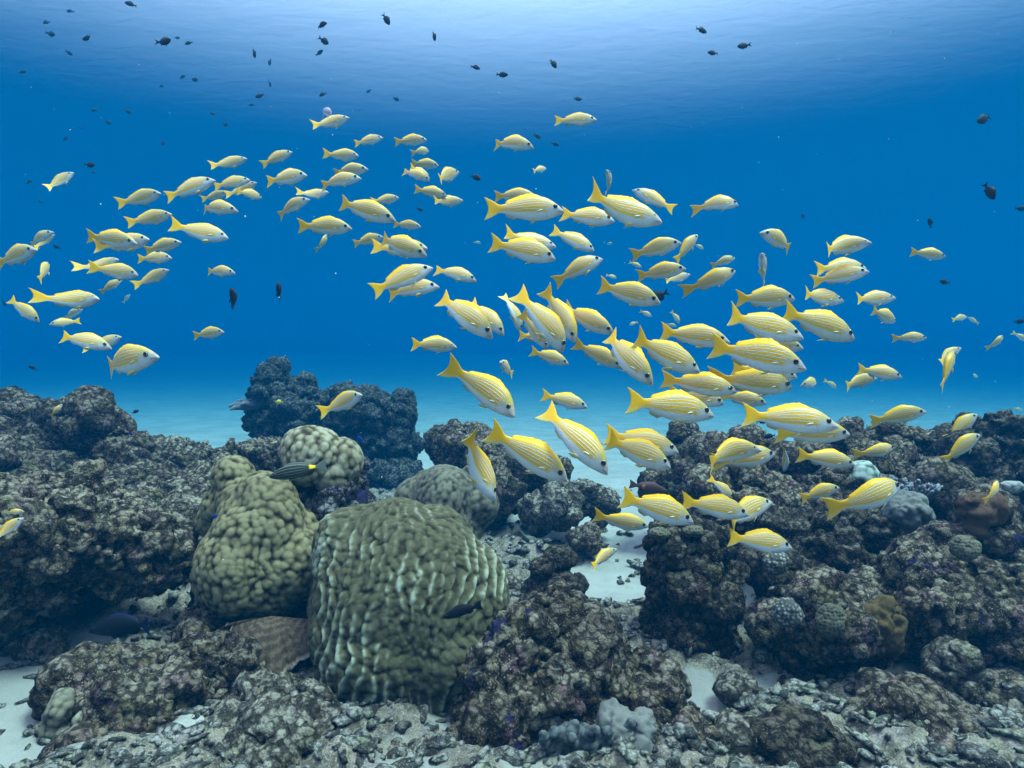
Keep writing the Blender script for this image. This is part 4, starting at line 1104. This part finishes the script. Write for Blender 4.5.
extra('black_fish', DAMSEL, 'black_fish', 'dark_eye', (646, 302), (670, 291), .16, 0, 'black fish facing left behind the chin of a yellow snapper')
extra('black_fish', DAMSEL, 'black_fish', 'dark_eye', (1027, 209), (1014, 208), .13, 0, 'round black fish cut by the right edge, upper one')
extra('black_fish', DAMSEL, 'black_fish', 'dark_eye', (1025, 321), (1013, 322), .12, 0, 'round black fish at the right edge beside the tiny snappers')
extra('surgeonfish', LONG, 'blue_edge', 'dark_eye', (90, 629), (162, 621), .30, -8, 'big black fish with blue edged tail in the hollow under the boulder', .25)
extra('surgeonfish', LONG, 'black_fish', 'dark_eye', (443, 617), (483, 604), .145, 0, 'small black fish swimming in front of the big olive coral', .1)
extra('sweetlips', LONG, 'patch_fish', 'dark_eye', (269, 476), (327, 466), .22, 5, 'dark fish with a yellow patch by its tail above the tan coral', -.2)
extra('goatfish', LONG, 'red_fish', 'dark_eye', (668, 491), (629, 484), .20, 0, 'reddish brown fish with a pale saddle above the rock by the pillar')
extra('blue_damsel', DAMSEL, 'blue_fish', 'dark_eye', (129, 434), (134, 434), .033, 0, 'tiny electric blue fish against the left reef ridge')
extra('blue_damsel', DAMSEL, 'blue_fish', 'dark_eye', (211, 518), (219, 515), .035, 0, 'tiny blue fish beside the tan nodular coral')
extra('blue_damsel', DAMSEL, 'blue_fish', 'dark_eye', (362, 443), (356, 434), .10, 0, 'dark blue fish against the far bommie')
extra('yellow_damsel', DAMSEL, 'yellow_fish', 'dark_eye', (275, 402), (284, 402), .09, 0, 'small plain yellow fish in front of the far bommie')

# pink jellyfish above the topmost left snapper
bm = bmesh.new(); bmesh.ops.create_uvsphere(bm, u_segments=28, v_segments=16, radius=1)
for v_ in bm.verts:
    a = math.atan2(v_.co.y, v_.co.x)
    if v_.co.z < -.15: v_.co.z = -.15-.25*(1+.4*math.sin(8*a))*(-.15-v_.co.z); v_.co.x *= .82; v_.co.y *= .82
me = bpy.data.meshes.new('jellyfish'); bm.to_mesh(me); bm.free(); smooth(me)
t = NT('pink jelly'); t.b.inputs['Alpha'].default_value = .45; M['jelly'] = t.done((.6, .42, .5), .3, .4)
me.materials.append(M['jelly']); jf = bpy.data.objects.new('jellyfish', me); COL.objects.link(jf)
jf.location = at(327, 113, 4.6); jf.scale = (.034, .034, .04); jf.rotation_euler = (.3, .4, 0); tag(jf, 'small pinkish see through jellyfish above the topmost left snapper', 'jellyfish')
pp = []
for k in range(9):
    a = 6.28*k/9; b = Vector((.7*math.cos(a), .7*math.sin(a), -.2)); pp.append([(b, .05), (b+Vector((.1*math.sin(3*k), .1*math.cos(5*k), -.6)), .04), (b+Vector((.25*math.sin(3*k), .2*math.cos(2*k), -1.1)), .015)])
tm = tubes(pp, 5); tm.materials.append(M['jelly']); te = bpy.data.objects.new('tentacles', tm); COL.objects.link(te); te.parent = jf
bpy.context.view_layer.update()
